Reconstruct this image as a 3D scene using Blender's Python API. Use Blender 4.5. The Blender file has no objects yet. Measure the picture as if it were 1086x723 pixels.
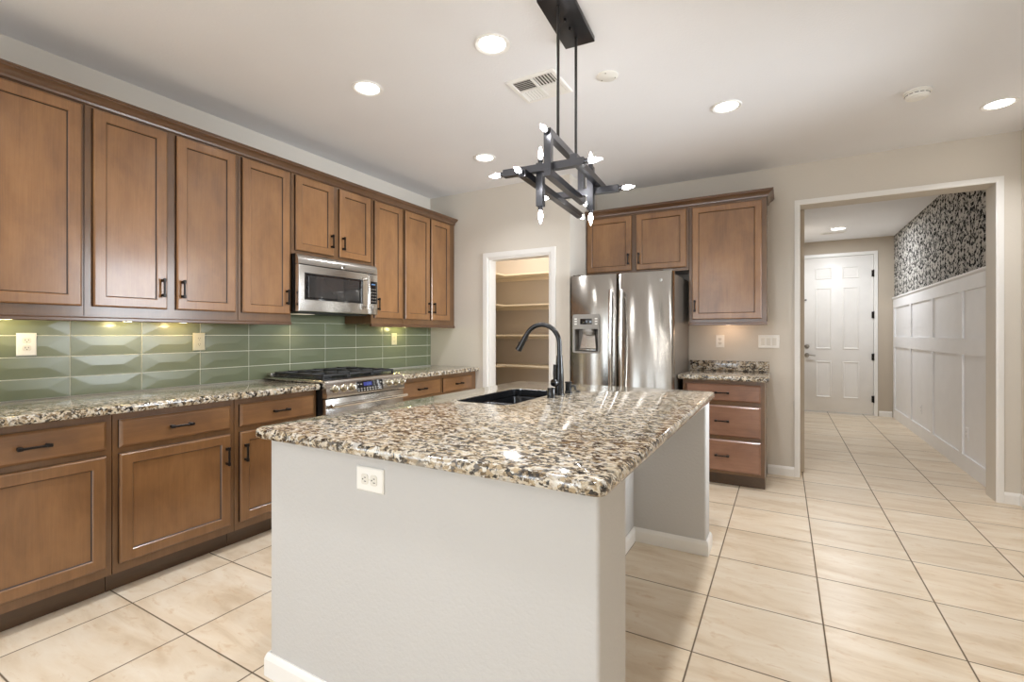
import bpy, bmesh, math, random
from mathutils import Vector, Matrix
random.seed(4)
S = bpy.context.scene
COL = S.collection
PI = math.pi

# ------------------------------------------------------------------ camera
cd = bpy.data.cameras.new('camera'); cam = bpy.data.objects.new('camera', cd); COL.objects.link(cam)
cd.sensor_fit = 'HORIZONTAL'; cd.sensor_width = 36.0; cd.lens = 507 / 1086 * 36
cd.shift_y = -(361.5 - 354.7) / 1086; cd.clip_start = 0.05
cam.location = (3.385, 0, 1.25); cam.rotation_euler = (math.radians(90), 0, math.radians(29.6))
S.camera = cam

# ------------------------------------------------------------------ world, exposure, daylight
S.view_settings.view_transform = 'Standard'
S.view_settings.look = 'None'
S.view_settings.gamma = 1.0
S.view_settings.use_curve_mapping = False
S.view_settings.exposure = 0.0
S.cycles.max_bounces = 10; S.cycles.diffuse_bounces = 6; S.cycles.glossy_bounces = 5
S.cycles.sample_clamp_indirect = 6.0
S.cycles.caustics_reflective = False; S.cycles.caustics_refractive = False
W = bpy.data.worlds.new('world'); S.world = W; W.use_nodes = True
W.node_tree.nodes['Background'].inputs[0].default_value = (0.82, 0.91, 1.0, 1)
W.node_tree.nodes['Background'].inputs[1].default_value = 0.5

def area(name, loc, rot, sx, sy, e, col=(1, 1, 1), spread=PI):
    l = bpy.data.lights.new(name, 'AREA'); l.shape = 'RECTANGLE'; l.size = sx; l.size_y = sy; l.energy = e; l.color = col; l.spread = spread
    o = bpy.data.objects.new(name, l); COL.objects.link(o); o.location = loc; o.rotation_euler = rot
    return o
WIN_F = (0.45, 3.35, 0.06, 2.38)      # wide glazed opening behind the camera: x0 x1 z0 z1
WIN_S = (2.55, 3.75, 0.95, 2.35)      # window in the right wall: y0 y1 z0 z1
WIN_L = (-3.4, -0.9, 0.5, 2.35)       # right-wall windows further back; left-wall twin added to light the ceiling
area('daylight_back', (1.9, -4.45, 1.22), (math.radians(90), 0, 0), 2.9, 2.3, 150, (0.80, 0.90, 1.0))
area('daylight_side', (5.10, 3.15, 1.65), (0, math.radians(90), 0), 1.4, 1.2, 34, (0.86, 0.93, 1.0), math.radians(75))
area('daylight_side_far', (5.10, -2.15, 1.42), (0, math.radians(90), 0), 1.85, 2.5, 6, (0.82, 0.91, 1.0))
area('added_daylight_left', (-0.20, -2.15, 1.42), (0, math.radians(-90), 0), 1.85, 2.5, 70, (0.82, 0.91, 1.0))  # unseen window light, added to lift the left side of the ceiling

# ------------------------------------------------------------------ materials
def srgb(r, g, b):
    f = lambda c: (c / 255 / 12.92) if c / 255 <= 0.04045 else ((c / 255 + 0.055) / 1.055) ** 2.4
    return (f(r), f(g), f(b), 1)
class NT:
    def __init__(s, name):
        s.m = bpy.data.materials.new(name); s.m.use_nodes = True; s.t = s.m.node_tree; s.n = s.t.nodes
        s.b = s.n['Principled BSDF']
    def N(s, typ, **kw):
        n = s.n.new(typ)
        for k, v in kw.items():
            if k.startswith('i_'):
                n.inputs[int(k[2:]) if k[2:].isdigit() else k[2:].replace('_', ' ')].default_value = v
            else: setattr(n, k, v)
        return n
    def L(s, a, b): s.t.links.new(a, b)
    def coord(s, kind='Object'): return s.N('ShaderNodeTexCoord').outputs[kind]
    def map(s, vec, scale=(1, 1, 1), loc=(0, 0, 0), rot=(0, 0, 0)):
        m = s.N('ShaderNodeMapping'); s.L(vec, m.inputs[0]); m.inputs['Scale'].default_value = scale; m.inputs['Location'].default_value = loc; m.inputs['Rotation'].default_value = rot
        return m.outputs[0]
    def noise(s, vec, scale, detail=3, rough=0.5, dist=0.0, out=0):
        n = s.N('ShaderNodeTexNoise'); s.L(vec, n.inputs['Vector']); n.inputs['Scale'].default_value = scale; n.inputs['Detail'].default_value = detail
        n.inputs['Roughness'].default_value = rough; n.inputs['Distortion'].default_value = dist
        return n.outputs[out]
    def ramp(s, fac, stops, interp='LINEAR'):
        r = s.N('ShaderNodeValToRGB'); r.color_ramp.interpolation = interp; e = r.color_ramp.elements
        while len(e) < len(stops): e.new(0.5)
        for q, (p, c) in zip(e, stops): q.position = p; q.color = c
        s.L(fac, r.inputs[0]); return r.outputs[0]
    def mix(s, fac, a, b, mode='MIX'):
        m = s.N('ShaderNodeMix', data_type='RGBA', blend_type=mode)
        for v, i in ((fac, 0), (a, 6), (b, 7)):
            if hasattr(v, 'is_linked') or hasattr(v, 'links'): s.L(v, m.inputs[i])
            else: m.inputs[i].default_value = v
        return m.outputs[2]
    def math(s, op, a, b=None, c=None):
        m = s.N('ShaderNodeMath', operation=op)
        for i, v in enumerate((a, b, c)):
            if v is None: continue
            if hasattr(v, 'links'): s.L(v, m.inputs[i])
            else: m.inputs[i].default_value = v
        return m.outputs[0]
    def bump(s, h, strength, dist=0.01):
        b = s.N('ShaderNodeBump'); b.inputs['Strength'].default_value = strength; b.inputs['Distance'].default_value = dist
        s.L(h, b.inputs['Height']); s.L(b.outputs[0], s.b.inputs['Normal'])
    def set(s, color=None, rough=None, metal=None, coat=None, coat_rough=None, emit=None, estr=None, spec=None, trans=None, ior=None):
        I = s.b.inputs
        for k, v in (('Base Color', color), ('Roughness', rough), ('Metallic', metal), ('Coat Weight', coat), ('Coat Roughness', coat_rough),
                     ('Emission Color', emit), ('Emission Strength', estr), ('Specular IOR Level', spec), ('Transmission Weight', trans), ('IOR', ior)):
            if v is None: continue
            if hasattr(v, 'links'): s.L(v, I[k])
            else: I[k].default_value = v
        return s.m
def plain(name, col, rough=0.5, metal=0.0, var=0.06, scale=6, bump=0, **kw):
    q = NT(name); v = q.coord(); n = q.noise(v, scale, 3)
    c0 = tuple(x * (1 - var) for x in col[:3]) + (1,); c1 = tuple(min(1, x * (1 + var)) for x in col[:3]) + (1,)
    q.set(q.ramp(n, [(0.3, c0), (0.7, c1)]), rough, metal, **kw)
    if bump: q.bump(q.noise(v, 220, 2), bump, 0.002)
    return q.m
def paint(name, col, rough=0.7, tex=0.25):
    q = NT(name); v = q.coord(); n = q.noise(v, 1.3, 2)
    q.set(q.ramp(n, [(0.35, tuple(x * 0.97 for x in col[:3]) + (1,)), (0.65, col)]), rough, spec=0.3)
    q.bump(q.noise(v, 70, 4, 0.6), tex, 0.004); return q.m
def wood(name, axis, dark=1.0, cool=1.0):
    q = NT(name); v = q.coord()
    sc = [1, 1, 1]; sc['xyz'.index(axis)] = 0.12
    g = q.noise(q.map(v, tuple(sc)), 20, 5, 0.6, 0.8)
    fine = q.noise(q.map(v, tuple(1 if s_ == 1 else 0.03 for s_ in sc)), 170, 3, 0.6)
    k = [1, 1, 1]; k['xyz'.index(axis)] = 0.55
    blot = q.noise(q.map(v, tuple(k)), 5.5, 5, 0.6, 0.4)
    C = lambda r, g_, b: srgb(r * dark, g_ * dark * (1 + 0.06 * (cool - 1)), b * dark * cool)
    c = q.ramp(g, [(0.25, C(122, 85, 50)), (0.55, C(138, 98, 60)), (0.8, C(150, 109, 69))])
    c = q.mix(0.50, c, q.ramp(blot, [(0.30, C(100, 68, 44)), (0.52, C(138, 98, 60)), (0.72, C(160, 117, 75))]))
    c = q.mix(0.12, c, q.ramp(fine, [(0.35, C(84, 56, 36)), (0.7, C(158, 114, 76))]), 'MIX')
    r = q.N('ShaderNodeObjectInfo').outputs['Random']
    h = q.N('ShaderNodeHueSaturation'); q.L(c, h.inputs['Color']); q.L(q.math('MULTIPLY_ADD', r, 0.12, 0.94), h.inputs['Value'])
    q.set(h.outputs[0], 0.33, coat=0.6, coat_rough=0.16)
    return q.m
def granite(name):
    q = NT(name); v = q.coord()
    wob = q.noise(v, 34, 3, 0.6, out=1)
    vv = q.N('ShaderNodeVectorMath', operation='MULTIPLY_ADD'); q.L(wob, vv.inputs[0]); vv.inputs[1].default_value = (0.05, 0.05, 0.05)
    q.L(q.map(v, (0.85, 1.35, 1.3), rot=(0, 0, 0.3)), vv.inputs[2])
    def cells(scale, seed):
        n = q.N('ShaderNodeTexVoronoi'); n.inputs['Scale'].default_value = scale; n.inputs['Randomness'].default_value = 1
        q.L(q.map(vv.outputs[0], loc=(seed, seed * 2.3, seed * 0.7)), n.inputs['Vector'])
        sp = q.N('ShaderNodeSeparateColor'); q.L(n.outputs['Color'], sp.inputs[0]); return sp.outputs[0]
    a = cells(47, 0.0); b = cells(88, 3.7)
    pal = [(0.0, srgb(42, 37, 34)), (0.12, srgb(98, 84, 66)), (0.21, srgb(158, 136, 106)), (0.33, srgb(208, 192, 164)), (0.55, srgb(226, 216, 198)),
           (0.78, srgb(206, 202, 194)), (0.91, srgb(140, 136, 130))]
    pal2 = [(0.0, srgb(30, 28, 27)), (0.15, srgb(118, 101, 78)), (0.27, srgb(184, 164, 132)), (0.46, srgb(224, 211, 188)), (0.74, srgb(234, 229, 218)), (0.9, srgb(112, 107, 102))]
    ca = q.ramp(a, pal, 'CONSTANT'); cb = q.ramp(b, pal2, 'CONSTANT')
    c = q.mix(q.ramp(q.noise(v, 30, 3), [(0.42, (0, 0, 0, 1)), (0.52, (1, 1, 1, 1))]), ca, cb)
    big = q.noise(v, 7, 4, 0.6)
    c = q.mix(q.ramp(big, [(0.58, (0, 0, 0, 1)), (0.72, (0.55, 0.55, 0.55, 1))]), c, srgb(218, 206, 184))
    dk = q.noise(q.map(v, (1, 1.3, 1.2), (5, 1, 2)), 30, 5, 0.68)
    c = q.mix(q.ramp(dk, [(0.545, (0, 0, 0, 1)), (0.595, (0.92, 0.92, 0.92, 1))]), c, srgb(46, 40, 36))
    br = q.noise(q.map(v, (1, 1.5, 1.2), (2, 7, 3)), 24, 5, 0.6, 0.8)
    c = q.mix(q.ramp(br, [(0.54, (0, 0, 0, 1)), (0.66, (0.55, 0.55, 0.55, 1))]), c, srgb(134, 108, 76))
    hv = q.N('ShaderNodeHueSaturation'); q.L(c, hv.inputs['Color']); hv.inputs['Value'].default_value = 0.80; c = hv.outputs[0]
    q.set(c, 0.08, coat=0.3, coat_rough=0.03, spec=0.6)
    return q.m
def steel(name, axis, base=(0.60, 0.575, 0.54), rough=0.2, aniso=0.0):
    q = NT(name); v = q.coord(); sc = [1, 1, 1]; sc['xyz'.index(axis)] = 0.02
    n = q.noise(q.map(v, tuple(sc)), 420, 2)
    q.set(q.ramp(n, [(0.3, tuple(x * 0.94 for x in base) + (1,)), (0.7, tuple(x * 1.05 for x in base) + (1,))]), q.ramp(n, [(0.3, (rough * 0.85,) * 3 + (1,)), (0.7, (rough * 1.2,) * 3 + (1,))]), 1.0)
    if aniso:
        t = q.N('ShaderNodeTangent', direction_type='RADIAL', axis='Z'); q.L(t.outputs[0], q.b.inputs['Tangent'])
        q.b.inputs['Anisotropic'].default_value = aniso; q.b.inputs['Anisotropic Rotation'].default_value = 0.25
    return q.m
def floor_tile():
    q = NT('floor_tile'); v = q.coord(); sp = q.N('ShaderNodeSeparateXYZ'); q.L(v, sp.inputs[0])
    gx = q.math('DIVIDE', q.math('SUBTRACT', sp.outputs[0], 0.747 - 0.4645 * 20), 0.4645); gy = q.math('DIVIDE', q.math('SUBTRACT', sp.outputs[1], 1.063 - 0.4635 * 20), 0.4635)
    def edge(g):
        f = q.math('FRACT', g); return q.math('MINIMUM', f, q.math('SUBTRACT', 1.0, f))
    d = q.math('MINIMUM', edge(gx), edge(gy))
    cell = q.N('ShaderNodeCombineXYZ'); q.L(q.math('FLOOR', gx), cell.inputs[0]); q.L(q.math('FLOOR', gy), cell.inputs[1])
    wn = q.N('ShaderNodeTexWhiteNoise', noise_dimensions='3D'); q.L(cell.outputs[0], wn.inputs['Vector'])
    off = q.N('ShaderNodeVectorMath', operation='MULTIPLY_ADD'); q.L(wn.outputs['Color'], off.inputs[0]); off.inputs[1].default_value = (9, 9, 9); q.L(v, off.inputs[2])
    st = q.noise(q.map(off.outputs[0], (0.55, 2.0, 1)), 3.6, 6, 0.62, 0.8)
    sp2 = q.noise(q.map(off.outputs[0], (0.8, 1.7, 1)), 16, 5, 0.65, 0.5)
    c = q.ramp(st, [(0.28, srgb(202, 180, 151)), (0.48, srgb(221, 204, 180)), (0.70, srgb(232, 220, 201))])
    c = q.mix(q.ramp(sp2, [(0.57, (0, 0, 0, 1)), (0.72, (0.6, 0.6, 0.6, 1))]), c, srgb(200, 167, 128))
    h = q.N('ShaderNodeHueSaturation'); q.L(c, h.inputs['Color']); q.L(q.math('MULTIPLY_ADD', wn.outputs['Value'], 0.10, 0.95), h.inputs['Value'])
    m = q.ramp(d, [(0.0052, (1, 1, 1, 1)), (0.0085, (0, 0, 0, 1))])
    c = q.mix(m, h.outputs[0], srgb(104, 88, 70))
    q.set(c, q.mix(m, (0.30,) * 3 + (1,), (0.9,) * 3 + (1,)), spec=0.35)
    inv = q.math('SUBTRACT', 1.0, m); q.bump(q.math('ADD', inv, q.math('MULTIPLY', sp2, 0.15)), 0.35, 0.003)
    return q.m
def wallpaper():
    q = NT('damask_wallpaper'); v = q.coord(); sp = q.N('ShaderNodeSeparateXYZ'); q.L(v, sp.inputs[0])
    cb = q.N('ShaderNodeCombineXYZ'); q.L(q.math('PINGPONG', sp.outputs[1], 0.30), cb.inputs[0])
    q.L(q.math('MODULO', sp.outputs[2], 0.61), cb.inputs[1])
    n1 = q.noise(cb.outputs[0], 38, 3, 0.55, 0.8); n2 = q.noise(q.map(cb.outputs[0], loc=(3, 4, 1)), 15, 2, 0.5, 0.6)
    vo = q.N('ShaderNodeTexVoronoi'); vo.inputs['Scale'].default_value = 22; q.L(q.map(cb.outputs[0], loc=(1, 2, 3)), vo.inputs['Vector'])
    k = q.math('ADD', q.math('ADD', q.math('MULTIPLY', n1, 0.75), q.math('MULTIPLY', n2, 0.35)), q.math('MULTIPLY', vo.outputs['Distance'], -0.22))
    c = q.ramp(k, [(0.440, srgb(196, 192, 186)), (0.452, srgb(10, 10, 10))])
    q.set(c, 0.85, spec=0.05); return q.m

M = {}
M['wall'] = paint('wall_paint', srgb(217, 210, 199)); M['ceiling'] = paint('ceiling_paint', srgb(238, 238, 240), 0.8, 0.3)
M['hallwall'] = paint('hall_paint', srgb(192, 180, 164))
M['island'] = paint('island_paint', srgb(198, 196, 193), 0.75, 0.45)
M['pantry'] = paint('pantry_paint', srgb(200, 191, 181))
M['white'] = plain('white_trim', srgb(238, 236, 232), 0.35, var=0.02)
M['wains'] = plain('wainscot_paint', srgb(240, 240, 242), 0.4, var=0.02)
M['doorw'] = plain('door_paint', srgb(234, 231, 227), 0.4, var=0.02)
M['shelf'] = plain('shelf_paint', srgb(226, 214, 192), 0.5, var=0.02)
M['wood'] = wood('stained_maple_vertical', 'z', 0.94); M['woodu'] = wood('stained_maple_upper', 'z', 1.04); M['woody'] = wood('stained_maple_along_y', 'y', 0.94); M['woodx'] = wood('stained_maple_along_x_daylit', 'x', 1.0, 1.30)  # woodx: cool daylight on the drawer fronts is put into the wood colour
M['woodd'] = wood('stained_maple_toe', 'y', 0.60); M['woodf'] = wood('stained_maple_frame', 'z', 0.80); M['glaze_shade'] = plain('glaze_and_gap_shade', srgb(38, 22, 13), 0.4)
M['crown'] = wood('stained_maple_crown_y', 'y', 0.74, 1.12); M['crownx'] = wood('stained_maple_crown_x', 'x', 0.78, 1.12)
M['granite'] = granite('granite'); M['floor'] = floor_tile(); M['paper'] = wallpaper()
M['tile'] = plain('glass_tile', srgb(116, 123, 97), 0.25, var=0.05, scale=3)
M['grout'] = plain('grout', srgb(226, 224, 206), 0.8)
M['steelz'] = steel('steel_vertical', 'z', (0.44, 0.415, 0.38), rough=0.17, aniso=0.88); M['steely'] = steel('steel_along_y', 'y', rough=0.22)
M['chrome'] = steel('polished_steel', 'z', (0.74, 0.72, 0.69), 0.12)
M['nickel'] = plain('satin_nickel', (0.42, 0.39, 0.35, 1), 0.3, 1.0)
M['black'] = plain('black_enamel', (0.012, 0.012, 0.013, 1), 0.25); M['iron'] = plain('cast_iron', (0.02, 0.02, 0.021, 1), 0.5)
M['blackglass'] = plain('black_glass', (0.008, 0.008, 0.009, 1), 0.05, coat=1.0, coat_rough=0.02)
M['mwin'] = plain('smoked_window', (0.035, 0.033, 0.032, 1), 0.06, coat=1.0, coat_rough=0.02)
M['bronze'] = plain('dark_bronze', (0.016, 0.012, 0.010, 1), 0.35, 0.6)
M['faucet'] = plain('matte_black', (0.007, 0.0065, 0.007, 1), 0.24, coat=0.2)
M['sink'] = plain('black_composite', (0.007, 0.007, 0.008, 1), 0.25)
M['gun'] = plain('gunmetal', (0.12, 0.12, 0.132, 1), 0.28, 1.0)
M['rod'] = plain('dark_rod', (0.045, 0.042, 0.040, 1), 0.42, 0.6)
M['canopy'] = plain('canopy_black', (0.035, 0.034, 0.037, 1), 0.3, 0.7)
M['plate'] = plain('white_plastic', srgb(240, 238, 232), 0.35, var=0.02); M['plate2'] = plain('receptacle_plastic', srgb(226, 222, 212), 0.35, var=0.02)
M['almond'] = plain('almond_plastic', srgb(196, 190, 160), 0.35, var=0.02)
M['slot'] = plain('slot_dark', (0.02, 0.018, 0.016, 1), 0.6)
M['knob'] = plain('brass_steel_knob', srgb(198, 190, 168), 0.25, 1.0)
M['grey'] = plain('grey_plastic', srgb(150, 146, 140), 0.4); M['dgrey'] = plain('dark_grey_side', srgb(120, 113, 105), 0.3, 0.3)
M['dark'] = plain('vent_dark', srgb(96, 90, 82), 0.8)
def emis(name, col, s, base=0.8):
    q = NT(name); q.set((base, base, base, 1), 0.4, emit=col, estr=s); return q.m
M['lamp'] = emis('lamp_diffuser', (1.0, 0.98, 0.95, 1), 7); M['bulb'] = emis('bulb_glow', (0.99, 0.985, 0.97, 1), 62)
M['halllamp'] = emis('hall_diffuser', (1.0, 0.95, 0.88, 1), 5)
M['led'] = emis('under_cabinet_led', (1.0, 0.86, 0.55, 1), 2.5)
M['blue'] = emis('blue_display', (0.05, 0.08, 0.9, 1), 0.28, 0.01); M['cyan'] = emis('clock_digits', (0.22, 0.5, 1.0, 1), 0.5, 0.02); M['dimlamp'] = emis('cooktop_lens', (1.0, 0.85, 0.6, 1), 0.5)

# ------------------------------------------------------------------ mesh helpers
IDENT = lambda u, v, n: Vector((u, v, n))
class MB:
    def __init__(s, f=IDENT): s.bm = bmesh.new(); s.f = f
    def P(s, u, v, n): return s.bm.verts.new(s.f(u, v, n))
    def face(s, vs, mat=0):
        try: f = s.bm.faces.new(vs); f.material_index = mat; return f
        except ValueError: return None
    def box(s, u0, u1, v0, v1, n0, n1, bev=0, seg=2, mat=0):
        p = [s.P(u, v, n) for n in (n0, n1) for v in (v0, v1) for u in (u0, u1)]
        fs = [s.face([p[i] for i in q], mat) for q in ((0, 1, 3, 2), (4, 6, 7, 5), (0, 4, 5, 1), (2, 3, 7, 6), (0, 2, 6, 4), (1, 5, 7, 3))]
        if bev:
            es = list({e for f in fs for e in f.edges})
            r = bmesh.ops.bevel(s.bm, geom=es, offset=bev, segments=seg, profile=0.5, affect='EDGES', clamp_overlap=True)
            for f in r['faces']: f.material_index = mat
        return s
    def loft(s, rings, cap0=True, cap1=True, mat=0, mats=None, close=True):
        R = [[s.bm.verts.new(p) for p in r] for r in rings]; k = len(R[0])
        for i in range(len(R) - 1):
            for j in range(k if close else k - 1):
                s.face([R[i][j], R[i][(j + 1) % k], R[i + 1][(j + 1) % k], R[i + 1][j]], mats[i] if mats else mat)
        if cap0: s.face(R[0][::-1], mats[0] if mats else mat)
        if cap1: s.face(R[-1], mats[-1] if mats else mat)
        return s
    def rings(s, u0, u1, v0, v1, prof, cap=True, mats=None, mat=0):
        """nested rectangles (inset, n)"""
        return s.loft([[s.f(u0 + i, v0 + i, n), s.f(u1 - i, v0 + i, n), s.f(u1 - i, v1 - i, n), s.f(u0 + i, v1 - i, n)] for i, n in prof], False, cap, mat, mats)
    def tube(s, pts, rad, n=10, mat=0, cap=True):
        pts = [Vector(p) for p in pts]; rad = rad if isinstance(rad, (list, tuple)) else [rad] * len(pts)
        rings = []; up = None
        for i, p in enumerate(pts):
            t = (pts[min(i + 1, len(pts) - 1)] - pts[max(i - 1, 0)]).normalized()
            if up is None: up = Vector((0, 0, 1)) if abs(t.z) < 0.9 else Vector((1, 0, 0))
            a = t.cross(up).normalized(); b = a.cross(t).normalized(); up = b
            rings.append([p + a * (math.cos(2 * PI * k / n) * rad[i]) + b * (math.sin(2 * PI * k / n) * rad[i]) for k in range(n)])
        return s.loft(rings, cap, cap, mat)
    def lathe(s, prof, o, axis=(0, 0, 1), n=24, mat=0, mats=None, cap0=True, cap1=True):
        o = Vector(o); t = Vector(axis).normalized(); up = Vector((0, 0, 1)) if abs(t.z) < 0.9 else Vector((1, 0, 0))
        a = t.cross(up).normalized(); b = a.cross(t)
        return s.loft([[o + t * h + a * (math.cos(2 * PI * k / n) * r) + b * (math.sin(2 * PI * k / n) * r) for k in range(n)] for r, h in prof], cap0, cap1, mat, mats)
    def sweep(s, prof, a, b, fn, mat=0):
        """profile [(p,q)] extruded between a and b, fn(p,q,w) -> world"""
        return s.loft([[fn(p, q, w) for p, q in prof] for w in (a, b)], True, True, mat)
    def build(s, name, mats, parent=None, smooth=True, angle=35, kind=None):
        me = bpy.data.meshes.new(name)
        bmesh.ops.recalc_face_normals(s.bm, faces=s.bm.faces[:])
        root = parent
        while root is not None and root.parent is not None: root = root.parent
        if root is not None: bmesh.ops.translate(s.bm, verts=s.bm.verts[:], vec=-Vector(root.location))
        s.bm.to_mesh(me); s.bm.free()
        for m in (mats if isinstance(mats, (list, tuple)) else [mats]): me.materials.append(M[m])
        if smooth:
            for p in me.polygons: p.use_smooth = True
            me.set_sharp_from_angle(angle=math.radians(angle))
        o = bpy.data.objects.new(name, me); COL.objects.link(o)
        if parent is not None: o.parent = parent
        if kind: o['kind'] = kind
        return o
def tag(o, label, cat, group=None):
    o['label'] = label; o['category'] = cat
    if group: o['group'] = group
    return o
def thing(name, label, cat, loc=(0, 0, 0), group=None):
    o = bpy.data.objects.new(name, None); COL.objects.link(o); o.location = loc; o.empty_display_size = 0.1
    return tag(o, label, cat, group)
def struct_root(name, loc=(0, 0, 0)):
    o = bpy.data.objects.new(name, None); COL.objects.link(o); o.location = loc; o['kind'] = 'structure'; return o
FL = lambda u, v, n: Vector((n, u, v))                    # left wall: u along y, v up, n into the room
FB = lambda u, v, n: Vector((u, 4.89 - n, v))             # back wall
FP = lambda u, v, n: Vector((u, 4.138 - n, v))            # pantry wall
FI = lambda u, v, n: Vector((2.38 - n, u, v))             # kitchen side of the island
FH = lambda u, v, n: Vector((4.84 - n, u, v))             # panelled hall wall
FE = lambda u, v, n: Vector((u, 9.14 - n, v))             # hall end wall
FR = lambda u, v, n: Vector((4.90 - n, u, v))             # right wall
FF = lambda u, v, n: Vector((u, -4.30 + n, v))            # wall behind the camera
FISL = lambda u, v, n: Vector((u, 1.09 - n, v))           # island front
def slab(f, us, vs, n0, n1, holes=(), mats=None):
    """one connected wall slab on a u/v grid; cells in holes are openings; mats maps a cell to a material index"""
    b = MB(f); V = {}
    def g(i, j, k):
        if (i, j, k) not in V: V[i, j, k] = b.P(us[i], vs[j], (n0, n1)[k])
        return V[i, j, k]
    solid = lambda i, j: 0 <= i < len(us) - 1 and 0 <= j < len(vs) - 1 and (i, j) not in holes
    for i in range(len(us) - 1):
        for j in range(len(vs) - 1):
            if not solid(i, j): continue
            m = (mats or {}).get((i, j), 0)
            for k in (0, 1): b.face([g(i, j, k), g(i + 1, j, k), g(i + 1, j + 1, k), g(i, j + 1, k)], m)
            for (di, dj, e) in ((-1, 0, ((i, j), (i, j + 1))), (1, 0, ((i + 1, j), (i + 1, j + 1))), (0, -1, ((i, j), (i + 1, j))), (0, 1, ((i, j + 1), (i + 1, j + 1)))):
                if not solid(i + di, j + dj): b.face([g(*e[0], 0), g(*e[1], 0), g(*e[1], 1), g(*e[0], 1)], m)
    return b
def struct(b, name, mats, smooth=False): return b.build(name, mats, None, smooth, kind='structure')
H = 2.745

# ------------------------------------------------------------------ room shell
struct(MB().box(-0.12, 5.02, -4.42, 9.26, -0.08, 0.0), 'floor', 'floor')
struct(MB().box(-0.12, 5.02, -4.42, 9.26, H, H + 0.08), 'ceiling', 'ceiling')
struct(slab(FL, [-4.30, WIN_L[0], WIN_L[1], 5.53], [0, 0.5, 2.35, H], -0.12, 0, {(1, 1)}), 'wall_left', 'wall')
struct(slab(FP, [0, 0.755, 1.455, 1.655], [0, 2.026, H], -0.115, 0, {(1, 0)}), 'wall_pantry_front', 'wall')
struct(slab(lambda u, v, n: Vector((n, u, v)), [4.253, 5.53], [0, H], 1.54, 1.655), 'wall_pantry_right', 'wall')
struct(slab(lambda u, v, n: Vector((u, n, v)), [-0.12, 1.655], [0, H], 5.53, 5.65), 'wall_pantry_back', 'pantry')
struct(slab(FB, [1.655, 3.511, 4.763, 5.02], [0, 2.384, H], -0.20, 0, {(1, 0)}), 'wall_back', 'wall')
struct(slab(FR, [-4.30, WIN_L[0], WIN_L[1], WIN_S[0], WIN_S[1], 4.89], [0, 0.5, 0.95, 2.35, H], -0.12, 0, {(1, 1), (1, 2), (3, 2)}), 'wall_right', 'wall')
struct(slab(FF, [-0.12, WIN_F[0], WIN_F[1], 5.02], [0, 0.06, 2.38, H], -0.12, 0, {(1, 1)}), 'wall_front', 'wall')
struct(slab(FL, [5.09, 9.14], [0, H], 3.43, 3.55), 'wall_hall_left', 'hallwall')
struct(slab(FH, [5.09, 9.14], [0, 1.78, H], -0.12, 0, mats={(0, 1): 1}), 'wall_hall_right', ['wains', 'paper'])
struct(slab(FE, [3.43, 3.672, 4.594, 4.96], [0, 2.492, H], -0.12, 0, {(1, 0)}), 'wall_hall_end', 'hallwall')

# windows behind and beside the camera
def window(name, f, u0, u1, v0, v1, cols, rows=1, t=0.05):
    r = struct_root(name); b = MB(f)
    us = [u0]; vs = [v0]
    w = (u1 - u0 - t) / cols; h = (v1 - v0 - t) / rows; holes = set()
    for c in range(cols): us += [u0 + t + c * w, u0 + (c + 1) * w]
    us += [u1]
    for c in range(rows): vs += [v0 + t + c * h, v0 + (c + 1) * h]
    vs += [v1]
    for i in range(cols):
        for j in range(rows): holes.add((1 + 2 * i, 1 + 2 * j))
    slab(f, us, vs, -0.09, -0.03, holes).build('window_frame', 'white', r, False)
    MB(f).rings(u0 - 0.06, u1 + 0.06, v0 - (0.06 if v0 > 0.3 else 0), v1 + 0.06, [(0, 0.0005), (0, 0.014), (0.055, 0.014), (0.06, 0.0005)], False).build('casing', 'white', r, False)
    return r
window('window_1', FF, *WIN_F, 4, 1, 0.24)
window('window_2', FR, *WIN_S, 2)
window('window_3', FR, *WIN_L, 3)
window('added_window_4', FL, *WIN_L, 3)  # unseen left-wall window, added as the opening for the extra ceiling light

# door casings, baseboards
def casing(name, f, x0, x1, ztop, w, t=0.014):
    b = MB(f); out = [(x0 - w, 0), (x0 - w, ztop + w), (x1 + w, ztop + w), (x1 + w, 0)]; inn = [(x0, 0), (x0, ztop), (x1, ztop), (x1, 0)]
    prof = lambda k: [f(out[k][0], out[k][1], 0.0005), f(out[k][0], out[k][1], t), f(out[k][0] * .3 + inn[k][0] * .7, out[k][1] * .3 + inn[k][1] * .7, t), f(inn[k][0], inn[k][1], t * 0.7), f(inn[k][0], inn[k][1], 0.0005)]
    b.loft([prof(k) for k in range(4)]); struct(b, name, 'white')
casing('trim_1', FB, 3.511, 4.763, 2.384, 0.042)
casing('trim_2', FP, 0.755, 1.455, 2.026, 0.057)
b = MB(); jp = [(0.755, 0), (0.755, 2.026), (1.455, 2.026), (1.455, 0)]; ji = [(0.771, 0), (0.771, 2.010), (1.439, 2.010), (1.439, 0)]
b.loft([[Vector((jp[k][0], 4.136, jp[k][1])), Vector((jp[k][0], 4.256, jp[k][1])), Vector((ji[k][0], 4.256, ji[k][1])), Vector((ji[k][0], 4.136, ji[k][1]))] for k in range(4)])
struct(b, 'trim_3', 'white')
BP = [(0, 0), (0.014, 0), (0.014, 0.062), (0.010, 0.074), (0.005, 0.083), (0, 0.083)]
def baseboard(name, f, u0, u1): struct(MB().sweep(BP, u0, u1, lambda p, q, w: f(w, q, p + 0.0003)), name, 'white')
baseboard('baseboard_back', FB, 3.262, 3.468); baseboard('baseboard_back_right', FB, 4.806, 4.898); baseboard('baseboard_right', FR, -4.28, 4.874)
baseboard('baseboard_hall_end', FE, 4.655, 4.815)
baseboard('baseboard_pantry', FP, 0.66, 0.697)
baseboard('baseboard_pantry_right', FP, 1.513, 1.653)

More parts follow.
